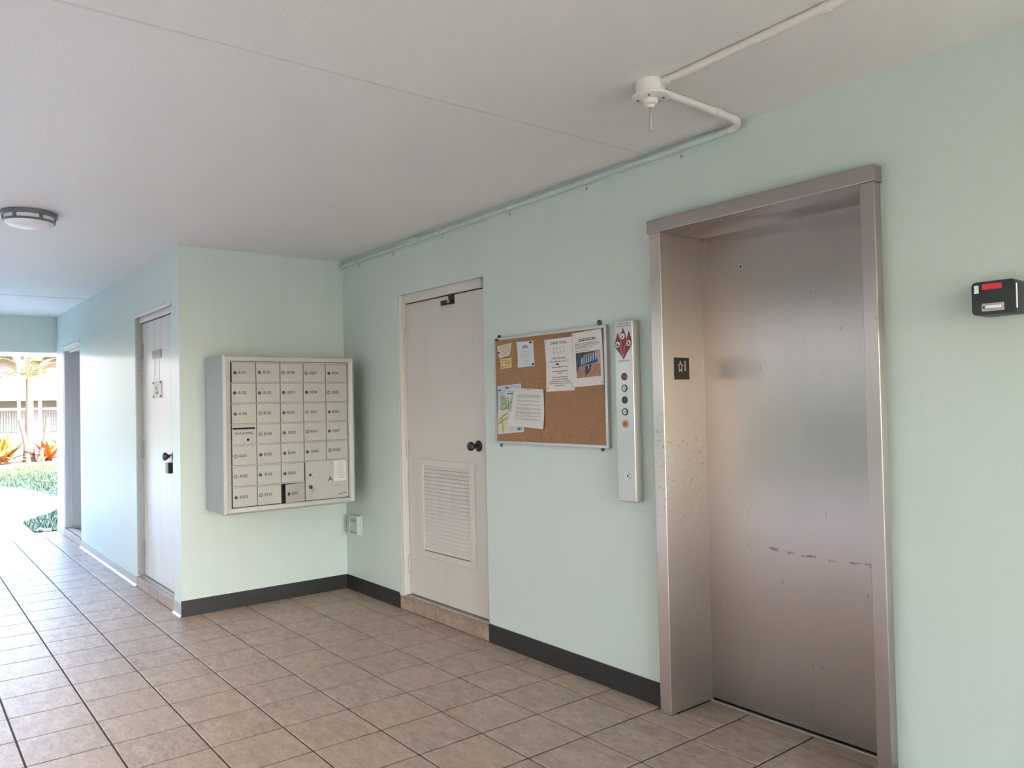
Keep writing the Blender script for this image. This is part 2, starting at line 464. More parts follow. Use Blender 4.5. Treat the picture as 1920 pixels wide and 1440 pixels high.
# join pieces of one cell that were split by a region seam
def merge(cells):
    out = []
    for c in cells:
        for o in out:
            if abs(o[0] - c[0]) < 1e-6 and abs(o[1] - c[1]) < 1e-6 and (abs(o[3] - c[2]) < 1e-6 or abs(o[2] - c[3]) < 1e-6) and max(o[3], c[3]) - min(o[2], c[2]) <= P + 1e-6:
                o[2] = min(o[2], c[2]); o[3] = max(o[3], c[3]); break
            if abs(o[2] - c[2]) < 1e-6 and abs(o[3] - c[3]) < 1e-6 and (abs(o[1] - c[0]) < 1e-6 or abs(o[0] - c[1]) < 1e-6) and max(o[1], c[1]) - min(o[0], c[0]) <= P + 1e-6:
                o[0] = min(o[0], c[0]); o[1] = max(o[1], c[1]); break
        else: out.append(list(c))
    return out
cells = merge(cells)
def project(x, y, z):
    d = Vector((x, y, z)) - CAM
    w = d.dot(Vector(Ff))
    if w < .05: return None
    return 960 + 1476.08 * d.dot(Vector(Rr)) / w, 720 + 1476.08 * d.dot(Vector(Dd)) / w, w
def inview(c):
    best = None
    for x in (c[0], (c[0] + c[1]) / 2, c[1]):
        for y in (c[2], (c[2] + c[3]) / 2, c[3]):
            q = project(x, y, 0)
            if q and -20 < q[0] < 1940 and -20 < q[1] < 1460: best = q[2] if best is None else min(best, q[2])
    return best
vis = []; rest = []
for c in cells:
    w = inview(c)
    (vis if w else rest).append((w or 99, c))
vis.sort(key=lambda a: a[0])
rest += vis[290:]; vis = vis[:290]
full = None
for w, c in vis:
    isfull = abs(c[1] - c[0] - P) < 1e-6 and abs(c[3] - c[2] - P) < 1e-6
    org = ((c[0] + c[1]) / 2, (c[2] + c[3]) / 2, 0)
    if isfull and full is not None:
        o = full.copy(); COL.objects.link(o); o.location = Vector(org) - wloc(floor)
    else:
        o = obj('floor_tile', tile_mb(*c), TILE, floor, origin=org)
        if isfull: full = o
mb = MB()
for w, c in rest: tile_mb(*c, mb=mb)
o = obj('floor_tile_field', mb, TILE, floor); o['kind'] = 'stuff'

# ceiling
mb = MB()
xs = [XE - .2, 0.0, 12.6]  # last stretch, beyond the front wall, is an overhang added against the sun
mb.prism([(xs[0], HZ(xs[0])), (xs[1], HZ(xs[1])), (xs[2], HZ(xs[2])), (xs[2], 2.78), (xs[0], 2.78)], 'y', OY - .25, .30)
ceil = struct('ceiling', mb, CEIL)
# board joints in the ceiling
for xj, w in ((-3.19, .007), (3.13, .006)):
    z = HZ(xj); y1 = LY if xj < 0 else 0.0
    mb = MB().box(xj - w, xj + w, OY, y1 - .001, z - (.0012 if xj < 0 else .0005), z + .004)
    obj('joint_strip', mb, simple('joint_paint_%d' % int(xj), (.36, .35, .35) if xj < 0 else (.66, .65, .63), .7), ceil)

mb = MB()
def wall_x(mb, x0, x1, y0, y1, holes, z1=2.56):
    """wall running along x with holes (xa, xb, za, zb)"""
    cur = x0
    for xa, xb, za, zb in sorted(holes):
        mb.box(cur, xa, y0, y1, 0, z1)
        if za > 0: mb.box(xa, xb, y0, y1, 0, za)
        mb.box(xa, xb, y0, y1, zb, z1); cur = xb
    mb.box(cur, x1, y0, y1, 0, z1)
wall_x(mb, 0.0, 9.4, 0.0, .30, [(.83, 1.835, .078, 2.15), (3.173, 4.216, 0, 2.208)])
struct('wall_right', mb, MINT)
mb = MB().box(-.18, 0, LY, .30, 0, 2.56)
struct('wall_back', mb, MINT)
mb = MB()
wall_x(mb, XE, -.18, LY, LY + .30, [(-1.22, -.1801, .062, 2.15), (-4.58, -3.57, .062, 2.13)])
struct('wall_left', mb, MINTGLOSS)
mb = MB()
mb.box(XE - .18, XE + .02, OY, LY - .001, 2.09, 2.56)
struct('wall_end', mb, MINT)
mb = MB()
wall_x(mb, XE, 9.4, OY - .2, OY, [(-1.2, 1.1, 0, 2.09), (1.4, 3.7, 0, 2.09)])
struct('wall_near', mb, MINT)
mb = MB().box(9.2, 9.4, OY, 0, 2.09, 2.56)
struct('wall_front', mb, MINT)
mb = MB().box(XE - .25, 12.6, OY - .3, 16, 2.79, 8.6)  # projects past the front end: overhang added to keep direct sun off the floor
struct('upper_storeys', mb, MINT)
mb = MB().box(XE, 9.4, .36, 16, -.1, 2.78)
struct('building_core', mb, MINT)

# black vinyl base and painted base
def base_x(name, x0, x1, y, mat, h=.107, t=.006, cut=0):
    pts = [(x0, 0), (x1, 0), (x1, h - cut), (x1 - cut * .7, h), (x0, h)] if cut else [(x0, 0), (x1, 0), (x1, h), (x0, h)]
    return struct(name, MB().prism(pts, 'y', y - t, y), mat)
base_x('baseboard_right', .006, .806, 0, BASEBLACK, cut=.025)
base_x('baseboard_right', 1.832, 3.170, 0, BASEBLACK)
base_x('baseboard_right', 4.235, 9.2, 0, BASEBLACK)
struct('baseboard_back', MB().box(0, .006, LY - .006, 0, 0, .107), BASEBLACK)
base_x('baseboard_left', -.182, 0, LY, BASEGREY, h=.085)
base_x('baseboard_left', -3.575, -1.225, LY, BASEGREY, h=.07)
base_x('baseboard_left', XE, -4.585, LY, BASEGREY, h=.07)
struct('trim_1', MB().prism([(LY - .018, 0), (LY - .006, 0), (LY - .006, .012)], 'x', -3.57, -1.23), TRIMWHITE)
struct('trim_2', MB().prism([(LY - .018, 0), (LY - .006, 0), (LY - .006, .012)], 'x', -.18, 0), TRIMWHITE)

# tiled door sills
def sill(name, xs, y, depth, h=.088):
    root = struct(name, MB().box(xs[0] + .002, xs[-1] - .002, y + .004, y + depth, 0, h - .010), simple(name + '_mortar', (.38, .35, .32), .8, 0, .2, 20, .4))
    for a, b in zip(xs, xs[1:]):
        obj('sill_tile', MB().bbox(a + .0025, b - .0025, y - .007, y + .0035, .003, h - .008 + random.uniform(-.002, .002), .002), SILLTILE, root)
    for a, b in zip(xs[0::2], xs[2::2] + [xs[-1]]):
        obj('sill_cap', MB().bbox(a + .001, b - .001, y - .008, y + .030, h - .007, h + random.uniform(-.001, .002), .002), SILLTILE, root)
    obj('threshold', MB().bbox(xs[0] + .02, xs[-1] - .02, y + .032, y + min(.085, depth - .005), h - .009, h + .004, .002), simple(name + '_threshold', (.50, .47, .43), .5, .2, .15, 30), root)
    return root
sill('trim_3', [.811, .994, 1.254, 1.506, 1.763, 1.830], 0.0, .10)
sill('trim_4', [-1.222, -.842, -.584, -.357, -.236, -.183], LY, .10, .078)
sill('trim_5', [-4.578, -4.26, -3.95, -3.68, -3.572], LY, .26, .078)

# ------------------------------------------------------------------ doors
def hinge(parent, x, y, z0, z1, mat, s=1):
    h = obj('hinge', MB().box(x - .004, x + .020 * s, y - .003, y + .001, z0, z1), mat, parent)
    n = 5
    k = MB()
    for i in range(n):
        a = z0 + (z1 - z0) * i / n; b = z0 + (z1 - z0) * (i + 1) / n
        k.cyl((x, y - .006, 0), 'z', .0075, a + .001, b - .001, 10)
    obj('hinge_knuckle', k, mat, h, True)
# door 1: louvred service door beside the corner
d1 = struct('door_1', MB().bbox(.856, 1.760, .05, .09, .104, 2.088, .003), DOORWHITE)
fr = MB(); fr.bbox(.8302, .852, .004, .16, .095, 2.1498, .004)
obj('frame_jamb', fr, TRIMWHITE, d1)
obj('frame_jamb', MB().bbox(1.764, 1.8348, .046, .16, .095, 2.1498, .003), TRIMWHITE, d1)
obj('frame_header', MB().bbox(.852, 1.764, .030, .16, 2.094, 2.1498, .003), TRIMWHITE, d1)
obj('frame_stop', MB().box(.852, 1.764, .092, .12, .11, 2.094), DARK, d1)
for a, b in ((1.805, 1.930), (1.033, 1.157), (.244, .369)): hinge(d1, .860, .048, a, b, HINGE)
kb = obj('knob', MB().lathe((1.690, .050, 1.138), 'y', [(0, 0), (.034, 0), (.034, -.006), (.028, -.012), (.013, -.016), (.012, -.034), (.020, -.042), (.0275, -.054), (.0275, -.066), (.022, -.073), (.010, -.075), (0, -.075)], 24), BLACK, d1, True)
obj('keyhole', MB().cyl((1.690, -.0252, 1.138), 'y', .009, -.001, .002, 14), LOCKRING, kb)
# louvre: frame, slats
lf = MB(); X0, X1, Z0, Z1 = 1.012, 1.650, .385, 1.030; w = .052
for a in ((X0, X0 + w, Z0, Z1), (X1 - w, X1, Z0, Z1), (X0 + w, X1 - w, Z0, Z0 + w - .012), (X0 + w, X1 - w, Z1 - w + .012, Z1)):
    lf.bbox(a[0], a[1], .036, .052, a[2], a[3], .002)
lo_ = obj('louver_frame', lf, DOORWHITE, d1)
obj('louver_void', MB().box(X0 + w - .004, X1 - w + .004, .0485, .0498, Z0 + .03, Z1 - .03), DARK, d1)
ns = 23; zt0 = Z0 + w - .010; zt1 = Z1 - w + .012; pt = (zt1 - zt0) / ns
sl0 = None
for i in range(ns):
    z = zt0 + pt * i
    if sl0 is None:
        m = MB().prism([(.0475, pt * 1.02), (.0490, pt * 1.02), (.0405, .0035), (.0385, .0035), (.0385, .006)], 'x', X0 + w - .001, X1 - w + .001)
        m.v = [(a, b, c + z) for a, b, c in m.v]
        sl0 = obj('louver_slat', m, DOORWHITE, lo_); z00 = sl0.location.z
    else:
        c = sl0.copy(); COL.objects.link(c); c.location.z = z00 + pt * i
# holder bracket at the top of the door
br = obj('top_bracket', MB().bbox(1.400, 1.456, .040, .052, 2.030, 2.092, .002), BLACK, d1)
obj('bracket_arm', MB().bbox(1.335, 1.440, .022, .043, 2.028, 2.058, .004), BLACK, br)
obj('bracket_screw', MB().cyl((1.430, .0205, 2.046), 'y', .011, -.003, .003, 14), FRAMEALU, br)
obj('frame_gap', MB().box(.856, 1.7638, .052, .089, 2.0885, 2.0935), DARK, d1)

# door 2: worn corridor door with sign plates
yd = LY + .05
d2 = struct('door_2', MB().bbox(-1.196, -.272, yd, yd + .04, .092, 2.085, .003), DOORWORN)
obj('frame_jamb', MB().bbox(-1.2198, -1.199, LY + .003, yd + .11, .09, 2.1498, .003), HINGEG, d2)  # grey here is the jamb's shade, put into the colour
obj('frame_jamb', MB().bbox(-.269, -.1803, yd - .004, yd + .11, .09, 2.1498, .003), TRIMWHITE, d2)
obj('frame_header', MB().bbox(-1.199, -.269, LY + .028, yd + .11, 2.091, 2.1498, .003), TRIMWHITE, d2)
obj('header_moulding', MB().bbox(-1.2198, -.182, LY - .012, LY + .012, 2.128, 2.150, .004), TRIMWHITE, d2)
obj('frame_gap', MB().box(-1.196, -.270, yd + .002, yd + .03, 2.0855, 2.0905), DARK, d2)
for a, b in ((1.790, 1.925), (1.015, 1.150), (.235, .365)): hinge(d2, -1.190, yd - .002, a, b, HINGEG)
obj('knob', MB().lathe((-.340, yd, 1.065), 'y', [(0, 0), (.034, 0), (.034, -.006), (.028, -.012), (.013, -.016), (.012, -.036), (.022, -.046), (.030, -.058), (.028, -.070), (.012, -.076), (0, -.076)], 22), LOCKRING, d2, True)
sp = obj('name_plate', MB().bbox(-.885, -.640, yd - .006, yd, 1.785, 1.850, .002), simple('grey_plate', (.25, .25, .25), .35, .5), d2)
obj('plate_streak', MB().box(-.842, -.832, yd - .0008, yd, 1.60, 1.783).box(-.772, -.764, yd - .0008, yd, 1.62, 1.783).box(-.705, -.696, yd - .0008, yd, 1.61, 1.783), simple('streak_grey', (.50, .48, .46), .6), d2)
sp = obj('notice_plate', MB().bbox(-.868, -.640, yd - .006, yd, 1.485, 1.615, .002), OFFWHITE, d2)
m = MB()
for px in (-.855, -.655):
    for pz in (1.498, 1.602): m.cyl((px, yd - .006, pz), 'y', .008, -.004, 0, 10)
obj('plate_screws', m, LOCKRING, sp)
obj('plate_print', MB().box(-.80, -.74, yd - .0066, yd - .006, 1.56, 1.572).box(-.79, -.72, yd - .0066, yd - .006, 1.545, 1.552).box(-.80, -.71, yd - .0066, yd - .006, 1.515, 1.535), PALEINK, sp)

# door 3: deeply recessed doorway near the garden end
y3 = LY + .24
d3 = struct('door_3', MB().bbox(-4.50, -3.60, y3, y3 + .04, .09, 2.05, .003), DOORWORN)
obj('frame_jamb', MB().bbox(-4.5798, -4.535, LY + .004, y3 + .055, .09, 2.1298, .003).bbox(-4.535, -4.522, LY + .05, LY + .075, .09, 2.08, .002), white_paint('shaded_jamb_paint', (.50, .50, .53), .1), d3)  # shade on this recessed jamb is put into its lilac grey colour
obj('frame_jamb', MB().bbox(-3.60, -3.5703, LY + .01, y3 + .055, .09, 2.1298, .003), TRIMWHITE, d3)
obj('frame_header', MB().bbox(-4.535, -3.60, LY + .004, y3 + .055, 2.075, 2.1298, .003).bbox(-4.535, -3.60, LY + .05, LY + .075, 2.060, 2.075, .002), TRIMWHITE, d3)
obj('header_moulding', MB().bbox(-4.578, -3.572, LY - .012, LY + .012, 2.105, 2.130, .004), TRIMWHITE, d3)
obj('knob', MB().lathe((-3.68, y3, 1.065), 'y', [(0, 0), (.034, 0), (.034, -.006), (.013, -.014), (.012, -.036), (.028, -.056), (.026, -.068), (0, -.072)], 20), LOCKRING, d3, True)

# ------------------------------------------------------------------ elevator entrance
ev = thing('elevator_entrance', 'brushed stainless steel elevator entrance with closed door in the mint wall', 'elevator', (3.70, 0, 0))
yf = -.045
obj('jamb', MB().bbox(3.173, 3.236, yf, .258, 0, 2.150, .003), STEELJAMB, ev)
obj('jamb', MB().bbox(4.163, 4.216, yf, .258, 0, 2.150, .003), STEEL, ev)
obj('header', MB().bbox(3.166, 4.222, yf - .008, .258, 2.149, 2.208, .003), STEEL, ev)
dp = obj('door_panel', MB().bbox(3.200, 4.190, .248, .285, .010, 2.165, .002), STEELDOOR, ev)
obj('lock_hole', MB().cyl((3.452, .248, 1.987), 'y', .006, -.0012, .003, 14), DARK, dp)
obj('lock_hole_rim', MB().lathe((3.452, .248, 1.987), 'y', [(.006, -.0005), (.006, -.0022), (.0095, -.0022), (.0105, 0)], 16), CHROME, dp)
obj('floor_sill', MB().box(3.237, 4.163, .228, .248, -.02, .002).box(3.237, 4.163, .232, .235, .002, .0035), FRAMEALU, ev)

# floor sign on the jamb return
fs_ = thing('floor_sign', 'small black plate with star and number 1 on the steel elevator jamb', 'sign', (3.2365, .083, 1.487))
obj('plate', MB().bbox(3.2365, 3.2392, .031, .134, 1.487, 1.587, .0008), SIGNBLACK, fs_)
m = MB(); st = []
for i in range(10):
    a = PI / 2 + i * PI / 5; r = .027 if i % 2 == 0 else .0125
    st.append((.072 + .62 * r * math.cos(a) * -1, 1.545 + r * math.sin(a)))
w_ = .0021
for (a, b), (c, d) in zip(st, st[1:] + st[:1]):
    t = Vector((c - a, d - b)).normalized(); n_ = Vector((-t.y, t.x)) * w_
    m.prism([(a + n_.x, b + n_.y), (a - n_.x, b - n_.y), (c - n_.x, d - n_.y), (c + n_.x, d + n_.y)], 'x', 3.2392, 3.2399)
obj('star_outline', m, OFFWHITE, fs_)
m = MB(); text(m, '1', .066, (3.2398, .104, 1.546), (0, 1, 0), bold=.0005)
obj('number', m, OFFWHITE, fs_)

# ------------------------------------------------------------------ elevator call panel
cp = thing('call_panel', 'tall narrow steel elevator call panel with red flame pictogram and buttons', 'panel', (3.005, 0, .925))
obj('housing', MB().bbox(2.948, 3.061, -.050, 0, .925, 1.770, .0025), STEELPANEL, cp)
yp = -.0503
m = MB()
text(m, 'IN CASE OF FIRE', .0095, (3.004, yp - .0002, 1.7585), (1, 0, 0))
text(m, 'ELEVATORS ARE OUT OF SERVICE', .0072, (3.004, yp - .0002, 1.7465), (1, 0, 0), sx=.85)
text(m, 'USE EXIT STAIRS', .0095, (3.003, yp - .0002, 1.583), (1, 0, 0))
obj('lettering', m, INK, cp)
def flame(pts, mirror=None): return pts
# one outline of three flame tongues meeting at a point
F = [(3.004, 1.589), (3.020, 1.612), (3.045, 1.640), (3.057, 1.664), (3.053, 1.690), (3.041, 1.722), (3.028, 1.692), (3.0245, 1.676), (3.020, 1.700), (3.004, 1.740),
     (2.988, 1.702), (2.984, 1.680), (2.9785, 1.694), (2.969, 1.718), (2.956, 1.688), (2.951, 1.660), (2.962, 1.636), (2.987, 1.612)]
fl = obj('flame_pictogram', MB().prism(F, 'y', yp - .0006, yp), REDP, cp)
m = MB()
for path in ([(2.984, 1.680), (2.990, 1.662), (2.989, 1.640), (2.992, 1.622), (3.003, 1.604)], [(3.0245, 1.676), (3.018, 1.655), (3.009, 1.640), (3.008, 1.622), (3.004, 1.604)]):
    for (a, b), (c, d) in zip(path, path[1:]):
        t = Vector((c - a, d - b)).normalized(); n_ = Vector((-t.y, t.x)) * .0016
        m.prism([(a + n_.x, b + n_.y), (a - n_.x, b - n_.y), (c - n_.x, d - n_.y), (c + n_.x, d + n_.y)], 'y', yp - .0010, yp - .0006)
obj('flame_lines', m, PINKL, fl)
m = MB(); m2 = MB(); m3 = MB()
for cx, cz, kind in ((3.000, 1.698, 0), (2.968, 1.661, 1), (3.038, 1.664, 2)):
    m2.cyl((cx, yp - .0006, cz), 'y', .0185, -.0005, 0, 20)
    m.cyl((cx, yp - .0011, cz), 'y', .0145, -.0005, 0, 20)
    yy0, yy1 = yp - .0022, yp - .0016
    m3.cyl((cx, yp - .0016, cz + .0065), 'y', .0026, -.0006, 0, 10)
    m3.prism([(cx - .003, cz + .003), (cx + .003, cz + .003), (cx + .0045, cz - .009), (cx + .0015, cz - .009), (cx, cz - .002), (cx - .003, cz - .009), (cx - .0055, cz - .009)], 'y', yy0, yy1)
    if kind: m3.prism([(cx - .014, cz + .006), (cx - .013, cz + .0085), (cx + .014, cz - .006), (cx + .013, cz - .0085)], 'y', yy0 - .0003, yy1)
obj('pictogram_ring', m2, INK, fl); obj('pictogram_disc', m, OFFWHITE, fl); obj('pictogram_figure', m3, INK, fl)
for z, face, ring, lbl in ((1.509, REDLENS, INK, 'dark red indicator lens'), (1.454, FRAMEALU, INK, 'steel push button'), (1.399, INK, LOCKRING, 'black push button'), (1.344, FRAMEALU, INK, 'steel push button'), (1.287, COPPER, COPPER, 'copper coloured ring button')):
    b_ = obj('button', MB().lathe((3.005, -.050, z), 'y', [(.0125, -.0015), (.013, -.004), (.0165, -.004), (.0175, 0)], 22), ring, cp, True)
    b_['label'] = lbl
    obj('button_face', MB().cyl((3.005, -.050, z), 'y', .0125, -.0028, 0, 20), face, b_)
    if face is FRAMEALU: obj('button_mark', MB().box(3.000, 3.010, -.0534, -.0528, z - .004, z - .001).box(2.999, 3.010, -.0534, -.0528, z + .001, z + .0035), GREYINK, b_)
    if face is INK: obj('button_mark', MB().lathe((3.005, -.0528, z), 'y', [(.005, 0), (.005, -.0006), (.007, -.0006), (.007, 0)], 14), GREYINK, b_)
    if face is COPPER: obj('button_mark', MB().cyl((3.005, -.0528, z), 'y', .006, -.0008, 0, 14), REDP, b_)
    if face is REDLENS: obj('lens_glint', MB().cyl((3.0105, -.0528, z - .001), 'y', .0045, -.0008, 0, 12), REDTAPE, b_)
ks = obj('key_switch', MB().lathe((3.010, -.050, 1.045), 'y', [(.0, -.001), (.012, -.001), (.012, -.005), (.0155, -.005), (.0165, 0)], 22), CHROME, cp, True)
obj('key_slot', MB().box(3.0085, 3.0115, -.0516, -.0509, 1.037, 1.053).box(3.013, 3.0205, -.0516, -.0509, 1.037, 1.053), INK, ks)

# ------------------------------------------------------------------ mailbox cluster
mbx = thing('mailbox_cluster', 'large grey aluminium bank of numbered mailboxes hung on the mint back wall', 'mailbox', (0.0, -.585, .705))
mx = .372
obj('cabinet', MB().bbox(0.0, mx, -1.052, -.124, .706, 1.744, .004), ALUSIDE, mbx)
y0, y1, z0, z1 = -1.056, -.120, .702, 1.748; iy0, iy1, iz0, iz1 = -1.010, -.164, .738, 1.708
def ring(mb, o, i, xo0, xo1, xi):
    ov = [(o[0], o[2]), (o[1], o[2]), (o[1], o[3]), (o[0], o[3])]; iv = [(i[0], i[2]), (i[1], i[2]), (i[1], i[3]), (i[0], i[3])]
    vs = [(xo0, *p) for p in ov] + [(xo1 - .010, *p) for p in ov] + [(xo1, p[0] + (q[0] - p[0]) * .35, p[1] + (q[1] - p[1]) * .35) for p, q in zip(ov, iv)] + [(xo1 - .003, *p) for p in iv] + [(xi, *p) for p in iv]
    fs = []
    for k in range(4):
        for a in range(4):
            b = (a + 1) % 4; fs.append((k * 4 + a, k * 4 + b, (k + 1) * 4 + b, (k + 1) * 4 + a))
    return mb.add(vs, fs)
obj('frame', ring(MB(), (y0, y1, z0, z1), (iy0, iy1, iz0, iz1), mx - .004, .402, .374), ALU, mbx)
obj('backing', MB().box(mx - .002, .380, iy0 + .001, iy1 - .001, iz0 + .001, iz1 - .001), DARK, mbx)
CY0, CP, RZ, RP = -1.002, .166, 1.7005, .13690
labels = [['A101', 'A102', 'A103', 'OUTGOING', 'A201', 'A202', 'A203'], ['B101', 'B102', 'B103', 'B104', 'B105', 'B106', 'B107'],
          ['B108', 'B201', 'B202', 'B203', 'B204', 'B205', 'B206'], ['B207', 'B208', 'B301', 'B302', 'B303', None, None], ['B304', 'B305', 'B306', 'B307', 'B308', None, None]]
pale = {'B108', 'B207', 'B103', 'B104', 'B301', 'B302', 'B305', 'A201', 'A202', 'B107', 'B308'}
xf0, xf1 = .381, .392
for r in range(8):
    zz = RZ - r * RP
    if r in (6,): obj('rail', MB().box(.380, .3935, -1.004, CY0 + 3 * CP, zz - .0035, zz + .0035), ALU, mbx)
    elif r == 7: obj('rail', MB().box(.380, .3935, -1.004, -.170, zz - .006, zz), ALU, mbx)
    else: obj('rail', MB().box(.380, .3935, -1.004, -.170, zz - .0035, zz + .0035), ALU, mbx)
obj('stile', MB().box(.380, .3935, -.1695, -.1645, .742, 1.704), ALU, mbx)
for ci, colm in enumerate(labels):
    for ri, lb in enumerate(colm):
        if lb is None: continue
        a = CY0 + ci * CP + .0022; b = a + CP - .0044
        t_ = RZ - ri * RP - .0052; u_ = t_ - RP + .0104
        ang = {'A101': -.055, 'B206': -.32, 'B306': -.008}.get(lb, 0.0)
        piv = Vector((xf0, b, 0))
        M = Matrix.Translation(piv) @ Matrix.Rotation(-ang, 4, 'Z') @ Matrix.Translation(-piv) if ang else Matrix()
        dr = obj('compartment_door', MB().bbox(xf0, xf1, a, b, u_, t_, .0012).xf(M), ALUDOOR, mbx)
        zc = (t_ + u_) / 2
        if lb == 'OUTGOING':
            s_ = MB(); zc2 = 1.2625; ya, yb = -.990, -.853
            pts = [(ya + .006 * (1 - math.cos(t)), zc2 + .0065 * math.sin(t)) for t in ()]
            arc = [(yb + .0065 * math.cos(t), zc2 + .0065 * math.sin(t)) for t in [-PI / 2 + k * PI / 6 for k in range(7)]] + [(ya + .0065 * math.cos(t), zc2 + .0065 * math.sin(t)) for t in [PI / 2 + k * PI / 6 for k in range(7)]]
            obj('mail_slot', s_.prism(arc, 'x', xf1, xf1 + .0012), DARK, dr)
            m = MB(); text(m, 'OUTGOING', .0245, (xf1 + .0006, -.922, 1.230), (0, 1, 0), bold=.0003, sx=.92)
            obj('lettering', m, INK, dr)
            lk = obj('lock', MB().cyl((xf1, -.895, 1.187), 'x', .0085, 0, .003, 16), DARK, dr)
            m = MB()
            for p_, q_ in ((-.921, 1.204), (-.872, 1.204), (-.921, 1.170), (-.872, 1.170), (-.985, 1.211), (-.935, 1.214)): m.cyl((xf1, p_, q_), 'x', .0022, 0, .001, 8)
            obj('rivet', m, LOCKRING, dr); continue
        ly = a + (.021 if lb not in pale else .020) + random.uniform(-.002, .003); lz = zc + random.uniform(-.003, .003)
        big = lb in pale
        lock = MB().lathe((xf1, ly, lz), 'x', [(.0, .002), (.0075 if big else .0045, .002), (.0085 if big else .006, .0035), (.0125 if big else .0105, .003), (.013 if big else .011, 0)], 18)
        lo2 = obj('lock', lock.xf(M), LOCKGREY if big else LOCKRING, dr, True)
        c_ = MB().cyl((xf1 + .0021, ly, lz), 'x', .0072 if big else .0040, 0, .0012, 14)
        obj('number', text(MB(), lb, .0268, (xf1 + .0006, a + .073 + random.uniform(-.003, .003), lz + .0005), (0, 1, 0), bold=.00035, sx=.98).xf(M), INK, dr)
        if lb != 'A101':
            ob = c_.xf(M); obj('lock_face', ob, LOCKPALE if big else LOCKGREY, lo2)
# parcel locker door
pa, pb, pu, pt_ = -.500, -.172, .7435, 1.0155
pd = obj('parcel_door', MB().bbox(xf0, xf1, pa + .002, pb - .002, pu + .003, pt_ - .004, .0012), ALUDOOR, mbx)
obj('lock', MB().cyl((xf1, -.463, .922), 'x', .0085, 0, .003, 16), DARK, pd)
m = MB()
for p_, q_ in ((-.482, .937), (-.444, .940), (-.482, .905), (-.444, .908), (-.300, .989)): m.cyl((xf1, p_, q_), 'x', .003, 0, .001, 8)
obj('rivet', m, LOCKRING, pd)
obj('key_lock', MB().lathe((xf1, -.461, .838), 'x', [(0, .002), (.006, .002), (.007, .006), (.013, .005), (.014, 0)], 18), LOCKRING, pd, True)
obj('letter', text(MB(), 'A', .047, (xf1 + .0006, -.314, .884), (0, 1, 0), bold=.0007), INK, pd)
ns_ = obj('notice_sticker', MB().box(xf1, xf1 + .0008, -.287, -.190, .866, 1.008), PAPERG, pd)
m = MB()
for zz, a, b in ((.994, -.258, -.208), (.983, -.252, -.225), (.972, -.262, -.212), (.958, -.266, -.215), (.946, -.250, -.218), (.936, -.262, -.222), (.924, -.266, -.208), (.909, -.275, -.196), (.894, -.244, -.208), (.886, -.240, -.215)):
    m.box(xf1 + .0008, xf1 + .0012, a, b, zz - .0016, zz + .0016)
obj('print', m, PALEINK, ns_)
m = MB().prism([(-.248, .772), (-.240, .768), (-.231, .772), (-.226, .779), (-.236, .776)], 'x', xf1, xf1 + .0006)
for k in range(6): m.box(xf1, xf1 + .0006, -.222 + k * .0058, -.2178 + k * .0058, .774, .7795)
obj('maker_mark', m, INK, pd)
kr = thing('key', 'small silver key hanging by a ring from the parcel locker lock', 'key', (.404, -.452, .768))
obj('key_ring', MB().tube([(.4035, -.452 + .011 * math.cos(t), .816 + .012 * math.sin(t)) for t in [k * 2 * PI / 20 for k in range(21)]], .0013, 6, False), CHROME, kr, True)
obj('key_blade', MB().bbox(.4018, .4036, -.4555, -.4495, .768, .806, .0006), FRAMEALU, kr)

# ------------------------------------------------------------------ weatherproof outlet cover
oc = thing('outlet_cover', 'mint painted weatherproof outlet cover low on the wall by the corner', 'outlet', (.19, 0, .430))
obj('back_plate', MB().bbox(.112, .262, -.018, 0, .430, .580, .004), PVCMINT, oc)
fr = MB()
for a in ((.116, .134, .434, .576), (.230, .258, .434, .576), (.134, .230, .434, .448), (.134, .230, .550, .576)): fr.bbox(a[0], a[1], -.042, -.017, a[2], a[3], .003)
obj('rim', fr, PVCMINT, oc)
fl_ = obj('flap', MB().bbox(.138, .227, -.034, -.0185, .452, .532, .003), PVCMINT, oc)
obj('flap_latch', MB().bbox(.150, .215, -.040, -.030, .536, .547, .003), PVCMINT, fl_)
obj('gap', MB().box(.134, .230, -.0195, -.0182, .448, .550), DARK, oc)

# ------------------------------------------------------------------ cork board and papers
cb = thing('cork_board', 'framed cork notice board on the mint wall beside the call panel', 'notice board', (2.408, 0, 1.165))
BX0, BX1, BZ0, BZ1 = 1.950, 2.862, 1.166, 1.768
obj('cork_sheet', MB().box(BX0 + .008, BX1 - .008, -.0125, -.001, BZ0 + .008, BZ1 - .008), CORK, cb)
for nm, pts in (('frame_rail', [(BX0, BZ0), (BX1, BZ0), (BX1 - .016, BZ0 + .014), (BX0 + .016, BZ0 + .014)]), ('frame_rail', [(BX0, BZ1), (BX1, BZ1), (BX1 - .016, BZ1 - .014), (BX0 + .016, BZ1 - .014)]),
                ('frame_stile', [(BX0, BZ0), (BX0, BZ1), (BX0 + .016, BZ1 - .014), (BX0 + .016, BZ0 + .014)]), ('frame_stile', [(BX1, BZ0), (BX1, BZ1), (BX1 - .016, BZ1 - .014), (BX1 - .016, BZ0 + .014)])):
    obj(nm, MB().prism(pts, 'y', -.020, 0), FRAMEALU, cb)
for x, z, r in ((1.985, 1.776, .011), (2.800, 1.783, .014), (1.985, 1.154, .008), (2.803, 1.158, .009)):
    obj('mounting_pad', MB().lathe((x, 0, z), 'y', [(r, 0), (r, -.006), (r * .6, -.010), (0, -.010)], 16), simple('pad_dark_green', (.045, .055, .050), .5), cb, True)
obj('frame_clip', MB().bbox(1.975, 1.996, -.026, -.0195, 1.750, 1.764, .001), BLACK, cb)

